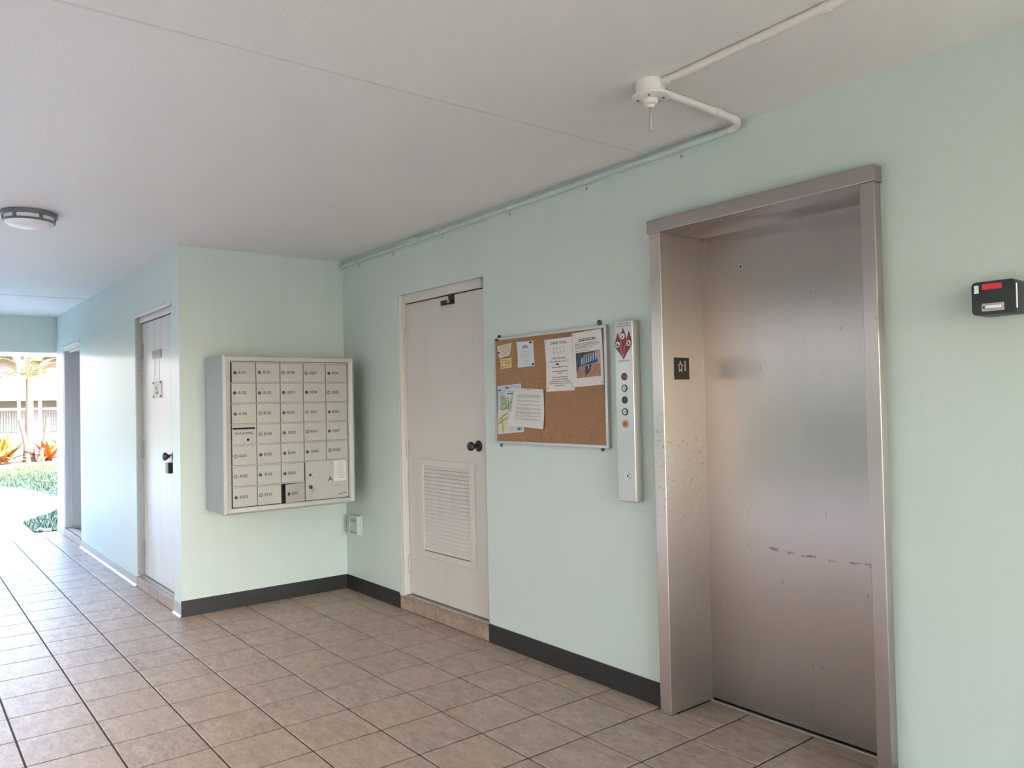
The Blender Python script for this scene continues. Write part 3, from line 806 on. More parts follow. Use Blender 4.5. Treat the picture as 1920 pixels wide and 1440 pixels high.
class Sheet:
    """sheet pinned to the board: corners TL, TR, BR, BL in (x, z); curl pushes the corners off the board"""
    def __init__(s, name, label, corners, mat, y=-.0134, curl=(0, 0, 0, 0), notch=None, outline=None):
        s.c = [Vector((p[0], p[1])) for p in corners]; s.y = y; s.curl = curl
        n = 10
        vs = []; fs = []
        for j in range(n + 1):
            for i in range(n + 1): vs.append(s.at(i / n, j / n, 0))
        m_ = n + 1
        for j in range(n):
            for i in range(n):
                if notch and notch(i / n + .5 / n, j / n + .5 / n): continue
                fs.append((j * m_ + i, j * m_ + i + 1, (j + 1) * m_ + i + 1, (j + 1) * m_ + i))
        b = MB(); b.add(vs, fs)
        # give the sheet a thickness
        bm = bmesh.new(); me = bpy.data.meshes.new('t'); me.from_pydata(b.v, [], b.f); bm.from_mesh(me); bpy.data.meshes.remove(me)
        bmesh.ops.recalc_face_normals(bm, faces=bm.faces)
        loose = [v for v in bm.verts if not v.link_faces]; bmesh.ops.delete(bm, geom=loose, context='VERTS')
        r = bmesh.ops.extrude_face_region(bm, geom=list(bm.faces))
        for v in r['geom']:
            if isinstance(v, bmesh.types.BMVert): v.co.y += .0003
        s.o = tag(obj(name, MB().frombm(bm), mat, None, True), label, 'paper')
    def at(s, u, v, off=.0004):
        """u right 0..1, v down 0..1"""
        p = s.c[0].lerp(s.c[1], u).lerp(s.c[3].lerp(s.c[2], u), v)
        k = [max(0, 1 - 1.5 * math.hypot(u - a, v - b)) ** 2 for a, b in ((0, 0), (1, 0), (1, 1), (0, 1))]
        y = s.y - sum(a * b for a, b in zip(k, s.curl)) - .0012 * math.sin(u * 3.0) * math.sin(v * 3.1)
        return (p.x, y - off, p.y)
    def rect(s, mb, u0, u1, v0, v1, off=.0004):
        n = max(1, int((u1 - u0) * 8)); k = max(1, int((v1 - v0) * 8))
        vs = [s.at(u0 + (u1 - u0) * i / n, v0 + (v1 - v0) * j / k, off) for j in range(k + 1) for i in range(n + 1)]
        return mb.add(vs, [(j * (n + 1) + i, j * (n + 1) + i + 1, (j + 1) * (n + 1) + i + 1, (j + 1) * (n + 1) + i) for j in range(k) for i in range(n)])
    def poly(s, mb, pts, off=.0004): return mb.add([s.at(u, v, off) for u, v in pts], [tuple(range(len(pts)))])
    def lines(s, mb, rows, h=.012, wmin=.02, wmax=.08, gap=.014):
        """rows: (v, u0, u1): one line of small print as word blocks"""
        for v, u0, u1 in rows:
            u = u0
            while u < u1 - .01:
                w = min(random.uniform(wmin, wmax), u1 - u); s.rect(mb, u, u + w, v - h / 2, v + h / 2); u += w + gap
    def text(s, mb, body, size, u, v, bold=0.0, sx=1.0, align='CENTER'):
        vs, fs = text_geo(body, size, bold, align)
        W = (s.c[1] - s.c[0]).length; H = (s.c[3] - s.c[0]).length
        return mb.add([s.at(u + q.x * sx / W, v - q.y / H) for q in vs], fs)
    def put(s, name, mb, mat): return obj(name, mb, mat, s.o)
    def pin(s, u, v, mat=None, r=.005, flat=False):
        x, y, z = s.at(u, v)
        if flat: return obj('black_tack', MB().bbox(x - .009, x + .009, y - .005, y + .0004, z - .004, z + .004, .001), mat or BLACK, s.o)
        return obj('push_pin', MB().lathe((x, y + .0004, z), 'y', [(r, 0), (r, -.003), (r * .6, -.006), (r * .7, -.010), (0, -.010)], 12), mat or CHROME, s.o, True)

# torn handwritten note
s = Sheet('torn_note', 'torn cream handwritten note in the top left corner of the cork board', [(1.978, 1.722), (2.114, 1.733), (2.092, 1.664), (1.993, 1.651)], CREAM, curl=(.002, .003, .002, 0), notch=lambda u, v: u < .12 and .45 < v < .62)
m = MB(); s.lines(m, [(.18, .16, .88), (.36, .22, .90), (.52, .28, .92), (.66, .28, .88), (.80, .24, .80)], .045, .05, .16, .03); s.put('handwriting', m, GREYINK)
s.pin(.06, .56, BLACK, flat=True)
# yellow card
s = Sheet('yellow_card', 'small yellow printed card just below the torn note', [(2.003, 1.646), (2.108, 1.649), (2.107, 1.594), (2.008, 1.590)], YELLOWP)
m = MB(); s.lines(m, [(.20, .08, .90), (.40, .32, .92), (.55, .38, .90), (.80, .36, .58), (.80, .66, .90)], .07, .06, .18, .025)
s.rect(m, .10, .20, .40, .52); s.rect(m, .12, .24, .74, .90); s.put('print', m, simple('brown_ink', (.16, .12, .05), .7))
# small notice with triangle emblem
s = Sheet('small_notice', 'small white notice with a grey triangular emblem, third from the left at the top', [(2.160, 1.733), (2.300, 1.731), (2.309, 1.593), (2.166, 1.590)], PAPERB, curl=(.004, .0, 0, .004))
m = MB(); s.poly(m, [(.30, .27), (.46, .10), (.48, .20), (.36, .27)]); s.poly(m, [(.70, .27), (.54, .10), (.52, .20), (.64, .27)]); s.rect(m, .42, .49, .19, .27); s.rect(m, .53, .60, .19, .27)
m2 = MB(); s.lines(m2, [(.40, .16, .80), (.48, .14, .74), (.56, .14, .72), (.63, .14, .60), (.74, .40, .66), (.80, .40, .74), (.88, .40, .70)], .018); s.put('emblem', m, GREYINK); s.put('print', m2, PALEINK)
s.pin(.85, .06, BLACK, flat=True); s.pin(.93, .92, BLACK, .006)
# chair yoga poster
s = Sheet('yoga_notice', 'white chair yoga notice with small pose figures, pinned right of centre', [(2.400, 1.727), (2.610, 1.729), (2.625, 1.454), (2.408, 1.451)], PAPER, curl=(.006, .004, .003, .006))
m = MB(); s.text(m, 'CHAIR YOGA', .0215, .50, .085, .0003); s.put('lettering', m, INK)
m = MB()
for k, (u, v) in enumerate([(.32, .185), (.44, .185), (.56, .18), (.68, .175), (.32, .265), (.44, .26), (.57, .26), (.70, .255)]):
    s.rect(m, u - .010, u + .010, v - .022, v - .008); s.poly(m, [(u - .012, v - .006), (u + .014, v - .006), (u + .010 + .018 * (k % 2), v + .024), (u - .004, v + .010), (u - .020 * ((k + 1) % 2) - .006, v + .024)])
s.put('pose_figures', m, GREYINK)
m = MB(); s.text(m, 'With Charmaine', .0155, .50, .375, .0002); s.text(m, 'Thurs. Mornings 10:30 - 11', .0135, .50, .437, .0002, .95)
s.lines(m, [(.545, .24, .80), (.625, .24, .80), (.660, .42, .58), (.735, .22, .80), (.775, .22, .80), (.815, .12, .86), (.855, .12, .88), (.893, .30, .68)], .013)
s.put('print', m, simple('soft_ink', (.09, .085, .085), .7))
s.pin(.44, .49, BLACK, flat=True); s.pin(.06, .94); s.pin(.93, .94); s.pin(.07, .05); s.pin(.90, .88)
# notice with photograph
s = Sheet('photo_notice', 'white typed notice with a colour photograph, top right of the cork board', [(2.612, 1.744), (2.829, 1.752), (2.834, 1.477), (2.626, 1.469)], PAPER, y=-.0150, curl=(.003, .004, .0, .003))
m = MB(); s.lines(m, [(.135, .24, .78), (.165, .21, .82)], .016, .05, .12, .016); s.put('heading', m, INK)
m = MB(); s.lines(m, [(.215, .10, .84), (.243, .10, .92), (.271, .10, .80), (.299, .10, .66), (.345, .10, .58)], .013); s.put('print', m, GREYINK)
ph = MB(); s.rect(ph, .10, .92, .375, .840); pic = s.put('photo_print', ph, PHBRICK)
def sub(pts, mat, off):
    m_ = MB(); s.poly(m_, pts, off); return obj('photo_patch', m_, mat, pic)
sub([(.10, .375), (.45, .375), (.30, .52), (.13, .72), (.10, .74)], PHDARK, .0006)
sub([(.45, .375), (.92, .375), (.92, .61), (.28, .64), (.30, .52)], PHGREY, .0006)
sub([(.30, .45), (.92, .375), (.60, .375), (.34, .40)], PHDARK, .0008)
sub([(.27, .48), (.76, .40), (.84, .58), (.20, .635)], PHNAVY, .0010)
for k in range(7):
    u = .29 + k * .078; sub([(u, .478 - k * .011), (u + .032, .473 - k * .011), (u + .030, .590 - k * .010), (u - .004 - .012 * (6 - k) / 6, .615 - k * .012)], PHPALE, .0012)
sub([(.41, .63), (.62, .62), (.58, .72), (.50, .765), (.43, .80), (.40, .84)], PHDARK, .0010)
sub([(.50, .63), (.54, .63), (.52, .72)], PHPALE, .0012)
s.pin(.05, .04, simple('pink_pin', (.6, .32, .32), .4)); s.pin(.93, .95)
# event flyer, half covered by the letter
s = Sheet('event_flyer', 'blue and green printed flyer at the lower left, half covered by a letter', [(1.974, 1.492), (2.189, 1.502), (2.205, 1.234), (1.966, 1.218)], PAPERB, curl=(0, .002, 0, 0))
m = MB(); s.rect(m, .03, .97, .02, .50); s.rect(m, .72, .97, .84, .97); s.put('blue_panel', m, FLYERBLUE)
m = MB(); s.poly(m, [(.36, .12), (.60, .08), (.97, .10), (.97, .36), (.50, .36), (.34, .27)], .0006); s.put('white_burst', m, PAPER)
m = MB(); s.rect(m, .44, .70, .125, .14, .0008); s.rect(m, .40, .70, .165, .20, .0008); s.rect(m, .62, .80, .26, .275, .0008); s.rect(m, .56, .80, .30, .32, .0008); s.put('print', m, GREYINK)
m = MB(); vs_, fs_2 = text_geo('Big', .105, .0035)
W = .215; H = .27
m.add([s.at(.40 + q.x / W * .95, .375 - q.y / H, .0008) for q in vs_], fs_2); s.put('headline_shadow', m, simple('flyer_dark', (.07, .10, .09), .6))
vs_, fs_2 = text_geo('Big', .105, .0008); m = MB()
m.add([s.at(.395 + q.x / W * .95, .368 - q.y / H, .0011) for q in vs_], fs_2); s.put('headline', m, FLYERGREEN)
m = MB(); s.rect(m, .04, .40, .58, .97); s.put('green_panel', m, FLYERPALE)
m = MB(); s.poly(m, [(.05, .70), (.22, .61), (.44, .57), (.44, .60), (.24, .645), (.05, .74)], .0007); s.poly(m, [(.05, .77), (.24, .70), (.42, .66), (.42, .69), (.24, .735), (.05, .81)], .0007); s.poly(m, [(.16, .66), (.20, .65), (.24, .97), (.20, .97)], .0007); s.put('green_bands', m, simple('olive_print', (.30, .30, .10), .6))
m = MB(); s.rect(m, .16, .60, .525, .535); s.lines(m, [(.86, .44, .70), (.89, .44, .70), (.92, .44, .70), (.95, .44, .70)], .008); s.put('fine_print', m, PALEINK)
s.pin(.42, .05, BLACK, flat=True); s.pin(.11, .09, BLACK, .005); s.pin(.84, .93, BLACK, flat=True)
# typed letter
s = Sheet('typed_letter', 'typed grey-white letter with curling corners pinned over the blue flyer', [(2.130, 1.478), (2.384, 1.464), (2.385, 1.252), (2.083, 1.268)], PAPERG, y=-.0175, curl=(.0, .003, .010, .012))
m = MB(); rows = []
for v0, n in ((.16, 4), (.31, 2), (.41, 2), (.50, 3), (.60, 3), (.70, 2), (.78, 2)):
    for k in range(n): rows.append((v0 + k * .025, .15, .90 if k < n - 1 else random.uniform(.5, .9)))
s.lines(m, rows, .013, .03, .10, .012); s.put('print', m, simple('letter_ink', (.33, .325, .32), .7))
s.pin(.50, .035, CHROME)

# ------------------------------------------------------------------ key box at the right edge
kbx = thing('key_box', 'black wall box with red tape and a silver latch at the right edge', 'box', (4.60, 0, 1.640))
X0, X1, Z0, Z1 = 4.537, 4.662, 1.640, 1.744
bm = bmesh.new(); bmesh.ops.create_cube(bm, size=1)
for v in bm.verts: v.co = Vector(((X0 + X1) / 2 + v.co.x * (X1 - X0), -.045 + v.co.y * .090, (Z0 + Z1) / 2 + v.co.z * (Z1 - Z0)))
bmesh.ops.bevel(bm, geom=[e for e in bm.edges if abs(e.verts[0].co.y - e.verts[1].co.y) > .05], offset=.014, segments=4, affect='EDGES', profile=.5)
bmesh.ops.bevel(bm, geom=[e for e in bm.edges if e.verts[0].co.y < -.089 and e.verts[1].co.y < -.089], offset=.003, segments=2, affect='EDGES', profile=.5)
obj('case', MB().frombm(bm), KEYBOX, kbx, True)
fx = lambda f: X0 + (X1 - X0) * f
fz = lambda f: Z1 - (Z1 - Z0) * f
obj('red_tape', MB().bbox(fx(.26), fx(.70), -.0912, -.0898, fz(.25), fz(.08), .0005), REDTAPE, kbx)
obj('button', MB().bbox(fx(.075), fx(.185), -.0925, -.0895, fz(.35), fz(.10), .001), CHROME, kbx)
lt = obj('latch', MB().bbox(fx(.24), fx(.74), -.0935, -.0895, fz(.90), fz(.66), .0015), FRAMEALU, kbx)
obj('latch_slide', MB().bbox(fx(.33), fx(.68), -.0965, -.0930, fz(.83), fz(.72), .0015), CHROME, lt)
obj('latch_hole', MB().cyl((fx(.29), -.0935, fz(.78)), 'y', .003, -.0006, 0, 10), DARK, lt)
hp = MB().cyl((fx(1.0), -.086, 0), 'z', .0028, Z0 + .014, Z1 - .016, 10)
obj('hinge_pin', hp, CHROME, kbx, True)

# ------------------------------------------------------------------ conduit, junction box
cz = lambda x: HZ(x) - .0152
cd = thing('conduit', 'white and mint conduit run along the ceiling and the top of the elevator wall', 'conduit', (3.0, -.3, 2.45))
R_ = .0145
obj('pipe', MB().tube([(3.745, -.603, cz(3.745)), (4.4, -.622, cz(4.4)), (5.6, -.66, cz(5.6)), (8.5, -.75, cz(8.5))], R_, 12), PVC, cd, True)
obj('pipe', MB().tube([(3.693, -.555, cz(3.69)), (3.676, -.088, cz(3.68))], R_, 12), PVC, cd, True)
zel = lambda k: cz(3.68) * (1 - k) + 2.507 * k
arc = [(3.676 - .07 * (1 - math.cos(t)), -.088 + .070 * math.sin(t), zel(t / (PI / 2))) for t in [k * PI / 2 / 8 for k in range(9)]]
obj('elbow', MB().tube(arc, R_ * 1.06, 12), PVC, cd, True)
wp = lambda x: (x, -.018, 2.470 + .037 * max(0, x) / 3.6)
obj('pipe', MB().tube([wp(x) for x in (3.606, 2.7, 1.15)], R_ * .94, 12), PVCMINT, cd, True)
obj('pipe', MB().tube([wp(1.02), wp(.5), wp(.004)], R_ * .94, 12), PVCMINT, cd, True)
for x in (3.50,): obj('coupling', MB().tube([wp(x - .035), wp(x + .035)], R_ * 1.18, 12), PVCMINT, cd, True)
obj('coupling', MB().tube([(3.683, -.22, cz(3.68)), (3.680, -.175, cz(3.68))], R_ * 1.16, 12), PVC, cd, True)
obj('coupling', MB().tube([(3.752, -.603, cz(3.75)), (3.782, -.604, cz(3.78))], R_ * 1.2, 12), PVC, cd, True)
obj('coupling', MB().tube([(4.365, -.621, cz(4.37)), (4.395, -.622, cz(4.39))], R_ * 1.15, 12), PVC, cd, True)
bx = obj('conduit_body', MB().bbox(1.015, 1.135, -.036, 0, 2.462, 2.504, .004), PVCMINT, cd)
obj('hub', MB().tube([wp(1.130), wp(1.165)], R_ * 1.25, 12), PVCMINT, bx, True)
for x in (.283, .785, 1.409, 2.107, 2.73, 3.335):
    _, y, z = wp(x)
    m = MB().tube([(x - .007, y, z), (x + .007, y, z)], R_ * 1.13, 12)
    m.bbox(x - .006, x + .008, -.004, 0, z - .042, z - .012, .001)
    c_ = obj('clip', m, PVCMINT, cd, True)
    obj('screw', MB().cyl((x + .001, -.004, z - .033), 'y', .0035, -.002, 0, 8), LOCKRING, c_)
jb = thing('junction_box', 'round white ceiling junction box with a thin metal rod hanging down', 'fixture', (3.702, -.612, HZ(3.7)))
zt = HZ(3.7)
obj('box', MB().lathe((3.702, -.612, 0), 'z', [(0, zt), (.052, zt), (.053, 2.486), (0, 2.486)], 28), PVC, jb, True)
cv = obj('cover_plate', MB().lathe((3.702, -.612, 0), 'z', [(0, 2.488), (.060, 2.488), (.067, 2.484), (.067, 2.478), (.060, 2.474), (0, 2.473)], 32), PVC, jb, True)
m = MB()
for t in (.6, 2.2, 3.75, 5.3): m.cyl((3.702 + .045 * math.cos(t), -.612 + .045 * math.sin(t), 2.4735), 'z', .0045, -.0012, .0012, 10)
obj('screw_hole', m, DARK, cv)
sk = obj('socket', MB().lathe((3.700, -.612, 0), 'z', [(0, 2.473), (.026, 2.473), (.026, 2.456), (.015, 2.452), (.014, 2.442), (0, 2.442)], 20), PVC, jb, True)
obj('rod', MB().tube([(3.700, -.612, 2.444), (3.697, -.612, 2.362)], .0058, 12), FRAMEALU, jb, True)

# ------------------------------------------------------------------ ceiling lamp
LC = (.47, -2.14, 0)
zt = HZ(.47)
K = .775
def LZ(h): return zt - h * K
cl = thing('ceiling_lamp', 'round grey flush ceiling lamp with a white bowl at the left', 'lamp', (LC[0], LC[1], zt))
obj('top_ring', MB().lathe(LC, 'z', [(0, zt), (.180 * K, zt), (.182 * K, zt - .028 * K), (.166 * K, zt - .031 * K), (0 * K, zt - .031 * K)], 40), LAMPGREY, cl, True)
obj('glass_band', MB().lathe(LC, 'z', [(.158 * K, zt - .031 * K), (.158 * K, zt - .062 * K), (.15 * K, zt - .062 * K)], 40), FROST, cl, True)
rg = obj('lower_ring', MB().lathe(LC, 'z', [(.150 * K, zt - .058 * K), (.166 * K, zt - .058 * K), (.167 * K, zt - .070 * K), (.158 * K, zt - .073 * K), (.150 * K, zt - .072 * K)], 40), LAMPGREY, cl, True)
for k in range(6):
    t = k * PI / 3 + .35; c = Vector((LC[0] + .161 * K * math.cos(t), LC[1] + .161 * K * math.sin(t), 0))
    m = MB().box(-.004, .005, -.009, .009, zt - .060 * K, zt - .029 * K).xf(Matrix.Translation(c) @ Matrix.Rotation(t, 4, 'Z'))
    obj('strut', m, LAMPGREY, rg)
obj('glass_bowl', MB().lathe(LC, 'z', [(.157 * K, zt - .066 * K), (.150 * K, zt - .080 * K), (.125 * K, zt - .096 * K), (.085 * K, zt - .107 * K), (.04 * K, zt - .112 * K), (0 * K, zt - .113 * K)], 40), FROST, cl, True)

# ------------------------------------------------------------------ lockbox on the corridor door knob
lb_ = thing('key_lockbox', 'black key lockbox hanging from the knob of the worn corridor door', 'lockbox', (-.338, yd - .03, .952))
obj('body', MB().bbox(-.372, -.298, yd - .052, yd - .002, .945, 1.022, .006), BLACK, lb_)
obj('shackle', MB().tube([(-.360, yd - .026, 1.020), (-.360, yd - .026, 1.045)] + [(-.338 - .022 * math.cos(t), yd - .026, 1.062 + .020 * math.sin(t)) for t in [k * PI / 8 for k in range(9)]] + [(-.316, yd - .026, 1.045), (-.316, yd - .026, 1.020)], .004, 8), CHROME, lb_, True)
kt = thing('key_tag', 'small white key tag hanging beside the black lockbox', 'tag', (-.395, yd - .01, .97))
obj('tag', MB().bbox(-.412, -.382, yd - .008, yd - .001, .965, 1.03, .002), OFFWHITE, kt)
obj('tag_slot', MB().box(-.402, -.392, yd - .009, yd - .008, .995, 1.015), LOCKGREY, kt)

# ------------------------------------------------------------------ outdoors at the garden end
GZ = -.03
mb = MB().box(-60, XE, -40, 40, -.9, -.13)
struct('ground', mb, SOIL)
def patch(pts, z0, z1): return MB().prism(pts, 'z', z0, z1)
walk = struct('walkway', patch([(XE - .005, -8), (XE - .005, LY - .21), (-5.75, -1.425), (-6.38, -1.425), (-7.05, -1.10), (-7.5, -.86), (-8.2, .3), (-8.6, 3.5), (-11.2, 3.5), (-10.6, .6), (-9.75, -.45), (-9.62, -.61), (-10.5, -.66), (-11.7, -.84), (-12.43, -1.11), (-14.5, -2.2), (-16, -4), (-16.5, -8)], -.14, GZ), CONC)
for (a, b) in (((-6.40, -1.43), (-6.40, -8)), ((-9.62, -.9), (-9.62, -8)), ((-7.75, -.40), (-9.9, -.65))):
    d = Vector((b[0] - a[0], b[1] - a[1])).normalized(); n_ = Vector((-d.y, d.x)) * .008
    obj('walk_joint', patch([(a[0] + n_.x, a[1] + n_.y), (a[0] - n_.x, a[1] - n_.y), (b[0] - n_.x, b[1] - n_.y), (b[0] + n_.x, b[1] + n_.y)], GZ - .004, GZ + .0015), simple('joint_grey', (.22, .21, .21), .9), walk)
apron = struct('apron', MB().box(-4.608, XE + .001, OY, -1.407, -.0034, -.001), CONC)
struct('driveway', MB().box(XE, 30, -9.2, OY - .205, -.16, -.02), PAVER)
struct('front_pavement', MB().box(9.405, 40, -9.2, 12, -.16, -.02), CONC)
struct('side_lawn', MB().box(XE, 40, -40, -9.2, -.16, -.02), GRASS)
nearpts = [(-5.35, -1.40), (-5.75, -1.415), (-6.38, -1.415), (-7.05, -1.09), (-7.48, -.85), (-8.15, .3), (-8.5, 3.5), (-5.3, 3.5)]
farpts = [(-9.75, -.44), (-9.64, -.60), (-10.5, -.65), (-11.7, -.83), (-12.43, -1.10), (-14.5, -2.18), (-16, -3.9), (-17.4, -4.0), (-17.4, -.72), (-18.0, -.28), (-18.5, .12), (-18.6, .7), (-20.5, 4.0), (-11.3, 4.0), (-10.65, .6)]
def inside(p, poly):
    r = False; j = len(poly) - 1
    for i in range(len(poly)):
        a, b = poly[i], poly[j]
        if (a[1] > p[1]) != (b[1] > p[1]) and p[0] < (b[0] - a[0]) * (p[1] - a[1]) / (b[1] - a[1]) + a[0]: r = not r
        j = i
    return r
def lawn(name, poly, label, n, h):
    m = patch(poly, -.14, GZ + .004)
    xs = [p[0] for p in poly]; ys = [p[1] for p in poly]
    k = 0
    while k < n:
        x = random.uniform(min(xs), max(xs)); y = random.uniform(min(ys), max(ys))
        if not inside((x, y), poly): continue
        k += 1
        a = random.uniform(0, 2 * PI); w = random.uniform(.004, .008) * (1 + abs(x + 5) * .08); hh = h * random.uniform(.6, 1.3)
        dx, dy = math.cos(a) * w, math.sin(a) * w
        m.add([(x - dx, y - dy, GZ), (x + dx, y + dy, GZ), (x + random.uniform(-.03, .03), y + random.uniform(-.03, .03), GZ + hh)], [(0, 1, 2)])
    o = obj(name, m, GRASS); tag(o, label, 'lawn', kind='stuff'); return o
lawn('lawn', nearpts, 'small rounded grass patch right outside the breezeway end', 9000, .045)
lawn('lawn', farpts, 'wide green lawn beyond the pale curving walkway', 14000, .05)
bed = struct('mulch_bed', patch([(-17.4, -4.0), (-17.4, -.74), (-18.0, -.30), (-18.5, .10), (-18.6, .68), (-20.5, 4.0), (-26, 6), (-26, -6)], -.14, .05), MULCH)
# pale stones
st0 = None
for k in range(18):
    x = random.uniform(-5.45, -5.10); y = random.uniform(-1.40, -1.12)
    bm = bmesh.new(); bmesh.ops.create_icosphere(bm, subdivisions=1, radius=1)
    if st0 is None:
        for v in bm.verts: v.co = Vector((v.co.x * .042, v.co.y * .034, v.co.z * .024)) * random.uniform(.85, 1.15)
        st0 = obj('pale_stone', MB().frombm(bm), STONE, None, True, origin=(0, 0, 0)); o = st0
    else: bm.free(); o = st0.copy(); COL.objects.link(o)
    o.location = (x, y, -.115 + .0); o.rotation_euler = (0, 0, random.uniform(0, 6)); f = random.uniform(.7, 1.3); o.scale = (f, f * random.uniform(.8, 1.1), f)
    o.location.z = -.13 + .024 * f + .045 * (k % 3)
    tag(o, 'pale round stone heaped at the outer corner of the breezeway wall', 'stone', 'pale stones at the wall corner')

# blade leaves
def blade_mb(L, W, droop, seg=6, fold=.25):
    vs = []; fs = []
    for i in range(seg + 1):
        t = i / seg; w = W * (math.sin(PI * min(1, t * .85 + .18)) ** .8) * (1 - t ** 4) + .0006
        x = L * t * math.cos(droop * t); z = L * t * math.sin(.0) - L * droop * .55 * t * t
        vs += [(x, -w, z + w * fold), (x, 0, z), (x, w, z + w * fold)]
        if i:
            a = (i - 1) * 3; b = i * 3
            fs += [(a, a + 1, b + 1, b), (a + 1, a + 2, b + 2, b + 1)]
    return MB().add(vs, fs)
def spiky(name, label, cat, loc, n, L, W, droop, mats, el=(15, 80), group=None, az=(0, 360)):
    t = thing(name, label, cat, loc, group)
    protos = {}
    for k in range(n):
        mt = random.choice(mats)
        dr_ = random.choice((droop * .6, droop, droop * 1.4))
        key = (mt.name, dr_)
        if key not in protos:
            o = obj('leaf', blade_mb(L, W, dr_), mt, t, True, origin=(0, 0, 0)); protos[key] = o
        else: o = protos[key].copy(); COL.objects.link(o)
        o.location = (random.uniform(-.06, .06), random.uniform(-.06, .06), 0)
        o.rotation_euler = (0, -math.radians(random.uniform(*el)), math.radians(random.uniform(*az)))
        f = random.uniform(.7, 1.15); o.scale = (f, f, f)
    return t
spiky('yucca_plant', 'dark green yucca with long blades behind the outer wall corner', 'plant', (-6.25, -.70, GZ), 22, .72, .028, .75, [YUCCA], (-8, 70))
spiky('bromeliad_plant', 'spiky yellow bromeliad clump at the left of the flower bed', 'plant', (-18.7, -.62, .05), 44, .95, .05, .7, [LEAFY, LEAFY, LEAFO], (5, 85))
spiky('bromeliad_plant', 'spiky yellow clump behind the leftmost bromeliad', 'plant', (-19.6, -.35, .05), 36, .95, .05, .6, [LEAFY, LEAFO], (20, 85))
spiky('bromeliad_plant', 'orange spiky clump right of the palm trunk', 'plant', (-19.2, .62, .05), 40, .85, .045, .6, [LEAFO, LEAFO, LEAFY], (20, 85))
spiky('bromeliad_plant', 'taller orange spiky clump at the far right of the flower bed', 'plant', (-20.4, 1.25, .05), 40, 1.05, .05, .6, [LEAFO, LEAFY], (20, 85))

def frond_mb(L, n=16, lw=.022, ll=.42, curve=1.0):
    """palm frond along +x: rachis bending down, leaflets on both sides"""
    m = MB(); pts = []
    for i in range(n + 1):
        t = i / n; pts.append(Vector((L * t * (1 - .12 * t * curve), 0, L * (.35 * t - .55 * curve * t * t))))
    m.tube(pts, [.02 * (1 - .8 * i / n) for i in range(n + 1)], 5)
    for i in range(2, n + 1):
        t = i / n; l = ll * (1 - .5 * abs(t - .45)) * (1.05 - .6 * t ** 3)
        for sgn in (-1, 1):
            d = Vector((.55, .75 * sgn, -.28)).normalized(); p = pts[i]
            side = Vector((.7, -.5 * sgn, 0)) * lw
            q = p + d * l * .55 - Vector((0, 0, .02)); e = p + d * l - Vector((0, 0, .12 * l))
            m.add([p - side * .5, p + side * .5, q + side, e, q - side], [(0, 1, 2, 4), (4, 2, 3)])
    return m
def palm(label, base, path, rs, fronds, L, group=None):
    t = thing('palm_tree', label, 'tree', base, group)
    obj('trunk', MB().tube([Vector(base) + Vector(p) for p in path], rs, 10), BARK, t, True)
    top = Vector(path[-1]); pr = None
    for az, el, sc in fronds:
        if pr is None:
            pr = obj('frond', frond_mb(L), FROND, t, False, origin=(0, 0, 0)); o = pr
        else: o = pr.copy(); COL.objects.link(o)
        o.location = top; o.rotation_euler = (0, -math.radians(el), math.radians(az)); o.scale = (sc, sc, sc)
    return t
palm('slender palm with arching fronds in the middle of the flower bed', (-19.3, .18, .05), [(0, 0, 0), (0, .0, .9), (0, .02, 1.9), (0, .0, 2.25)], [.16, .10, .085, .06],
     [(95, 25, 1), (60, 40, .9), (110, 55, .8), (-95, 22, 1), (-70, 50, .85), (-120, 70, .8), (180, 40, .9), (10, 45, .8), (150, 75, .9)], 1.15)
palm('second palm with drooping fronds at the left edge of the garden view', (-19.9, -1.35, .05), [(0, 0, 0), (0, .05, 1.1), (0, .1, 2.3)], [.15, .10, .06],
     [(80, 25, 1), (60, 10, .9), (100, 45, .9), (-90, 30, 1), (180, 40, .9), (0, 40, .8), (130, 20, 1), (90, 0, .8)], 1.2)
for lab, a, b in (('bare leaning palm stem left of the slender palm', (-19.0, .12, .04), (-19.1, -.06, 1.20)), ('bare leaning palm stem right of the slender palm', (-18.95, .36, .04), (-19.05, .60, 1.24))):
    a = Vector(a); b = Vector(b); mid = (a + b) / 2 + Vector((0, .03, 0))
    tag(obj('leaning_palm', MB().tube([a, mid, b], [.075, .055, .06], 10), BARK, None, True), lab, 'stem')

# far building with screened balconies
FX = -45.0
cbd = thing('condo_building', 'white two storey condominium with screened balconies beyond the garden', 'building', (FX, 3, -.13))
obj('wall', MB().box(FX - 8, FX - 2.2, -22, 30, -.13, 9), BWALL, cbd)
obj('balcony_slab', MB().box(FX - 2.2, FX, -22, 30, 2.02, 2.22), BDECK, cbd)
obj('roof_beam', MB().box(FX - 2.2, FX, -22, 30, 4.56, 5.2), BWHITE, cbd)
obj('balcony_slab', MB().box(FX - 2.2, FX, -22, 30, -.13, .15), BDECK, cbd)
obj('roof', MB().box(FX - 9, FX + .3, -23, 31, 8.2, 8.8), BWHITE, cbd)
pst = None
for k in range(-8, 13):
    y = 2.74 + k * 1.0
    if pst is None: pst = obj('post', MB().box(FX - .10, FX + .02, y - .075, y + .075, .15, 4.56), BWHITE, cbd); py0 = y
    else:
        c = pst.copy(); COL.objects.link(c); c.location.y = pst.location.y + (y - py0)
obj('handrail', MB().box(FX - .06, FX + .01, -8, 16, 3.24, 3.32), BWHITE, cbd)
m = MB()
for k in range(120):
    y = -8 + k * .20; m.box(FX - .04, FX - .01, y - .032, y + .032, 2.30, 3.24)
m.box(FX - .05, FX, -8, 16, 2.27, 2.33)
o = obj('balusters', m, BWHITE, cbd); o['kind'] = 'stuff'
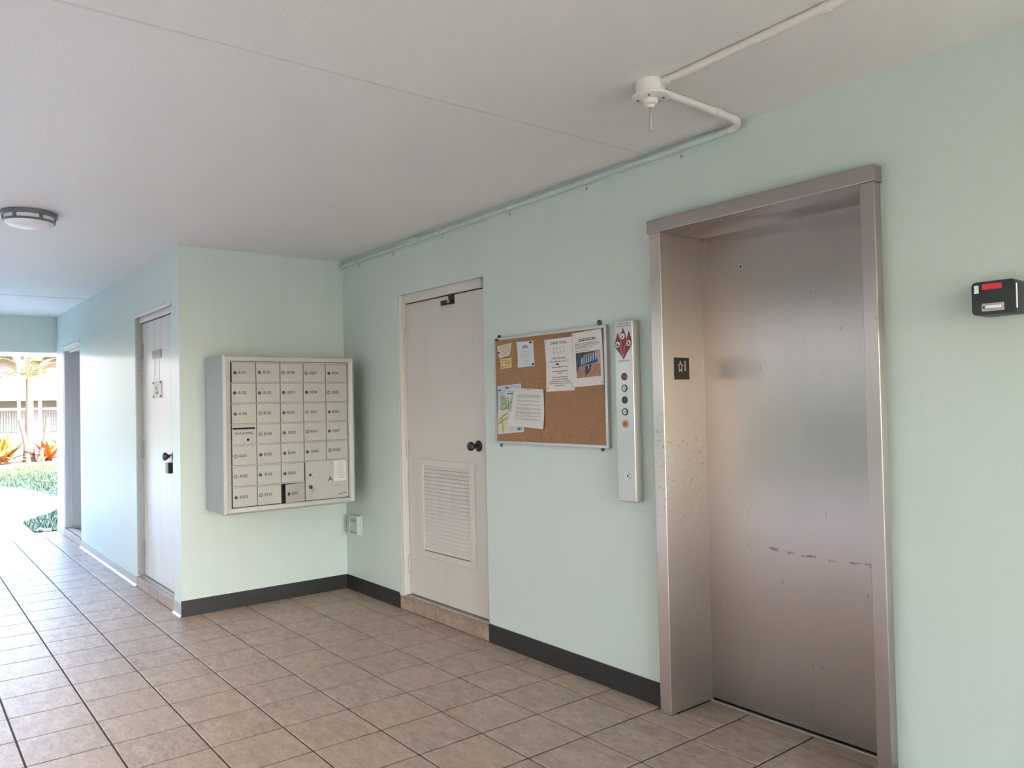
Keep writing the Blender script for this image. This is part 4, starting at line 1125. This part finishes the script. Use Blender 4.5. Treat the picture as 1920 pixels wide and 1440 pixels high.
for k in range(-4, 8):
    y = 1.4 + k * 2.6
    w1 = obj('window', MB().box(FX - 2.2, FX - 2.12, y, y + 1.9, .25, 1.75), BGLASS, cbd)
    m = MB()
    for q in range(14): m.box(FX - 2.12, FX - 2.09, y + .05 + q * .13, y + .12 + q * .13, .28, 1.72)
    obj('blinds', m, BWALL, w1)
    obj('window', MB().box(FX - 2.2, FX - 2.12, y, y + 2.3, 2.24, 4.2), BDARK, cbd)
    obj('screen_rail', MB().box(FX - .05, FX, y - .35, y + 2.25, 1.50, 1.60), BWHITE, cbd)

# what the steel door and the openings look out on, across the drive
m = MB()
hd = thing('hedge', 'clipped green hedge across the drive opposite the elevator', 'hedge', (4, -7.8, -.02))
bm = bmesh.new(); bmesh.ops.create_grid(bm, x_segments=120, y_segments=10, size=.5)
for v in bm.verts:
    x, y = v.co.x * 26, v.co.y * 1.0
    v.co = Vector((-1 + x, -7.9 + y + random.uniform(-.08, .08), 1.72 * math.cos(v.co.y * 2.6) ** .4 + random.uniform(-.1, .1)))
obj('foliage', MB().frombm(bm), HEDGE, hd, True)
obj('foliage_side', MB().box(-14, 12, -8.35, -7.42, -.02, 1.35), HEDGE, hd)

fb = thing('added_sky_block', 'added beige building block behind the hedge, out of view, holding back sky light', 'building', (4, -12, -.02))  # unseen block, added to dim the sky light from this side
obj('wall', MB().box(-14, 12, -16, -8.6, -.02, 9.0), BEIGE, fb)
obj('roof', MB().box(-14.6, 12.6, -16.6, -8.0, 9.0, 9.5), BWHITE, fb)
w0 = None
for k in range(9):
    for zz in (.9, 3.6, 6.3):
        if w0 is None: w0 = obj('window', MB().box(-13.4, -12.2, -8.66, -8.58, zz, zz + 1.4), BGLASS, fb); wz = zz
        else:
            c = w0.copy(); COL.objects.link(c); c.location.x = w0.location.x + k * 2.9; c.location.z = w0.location.z + zz - wz

# tiny joined prints and rivets, too small to pick apart
for o in bpy.data.objects:
    if o.type == 'MESH' and o.parent is not None and o.name.split('.')[0] in ('lettering', 'print', 'rivet', 'pictogram_figure', 'pictogram_ring', 'pictogram_disc', 'plate_screws', 'plate_print', 'handwriting', 'pose_figures', 'fine_print', 'heading', 'button_mark', 'screw_hole', 'maker_mark', 'blinds', 'emblem', 'hinge_knuckle', 'plate_streak', 'star_outline', 'flame_lines', 'green_bands'):
        o['kind'] = 'stuff'
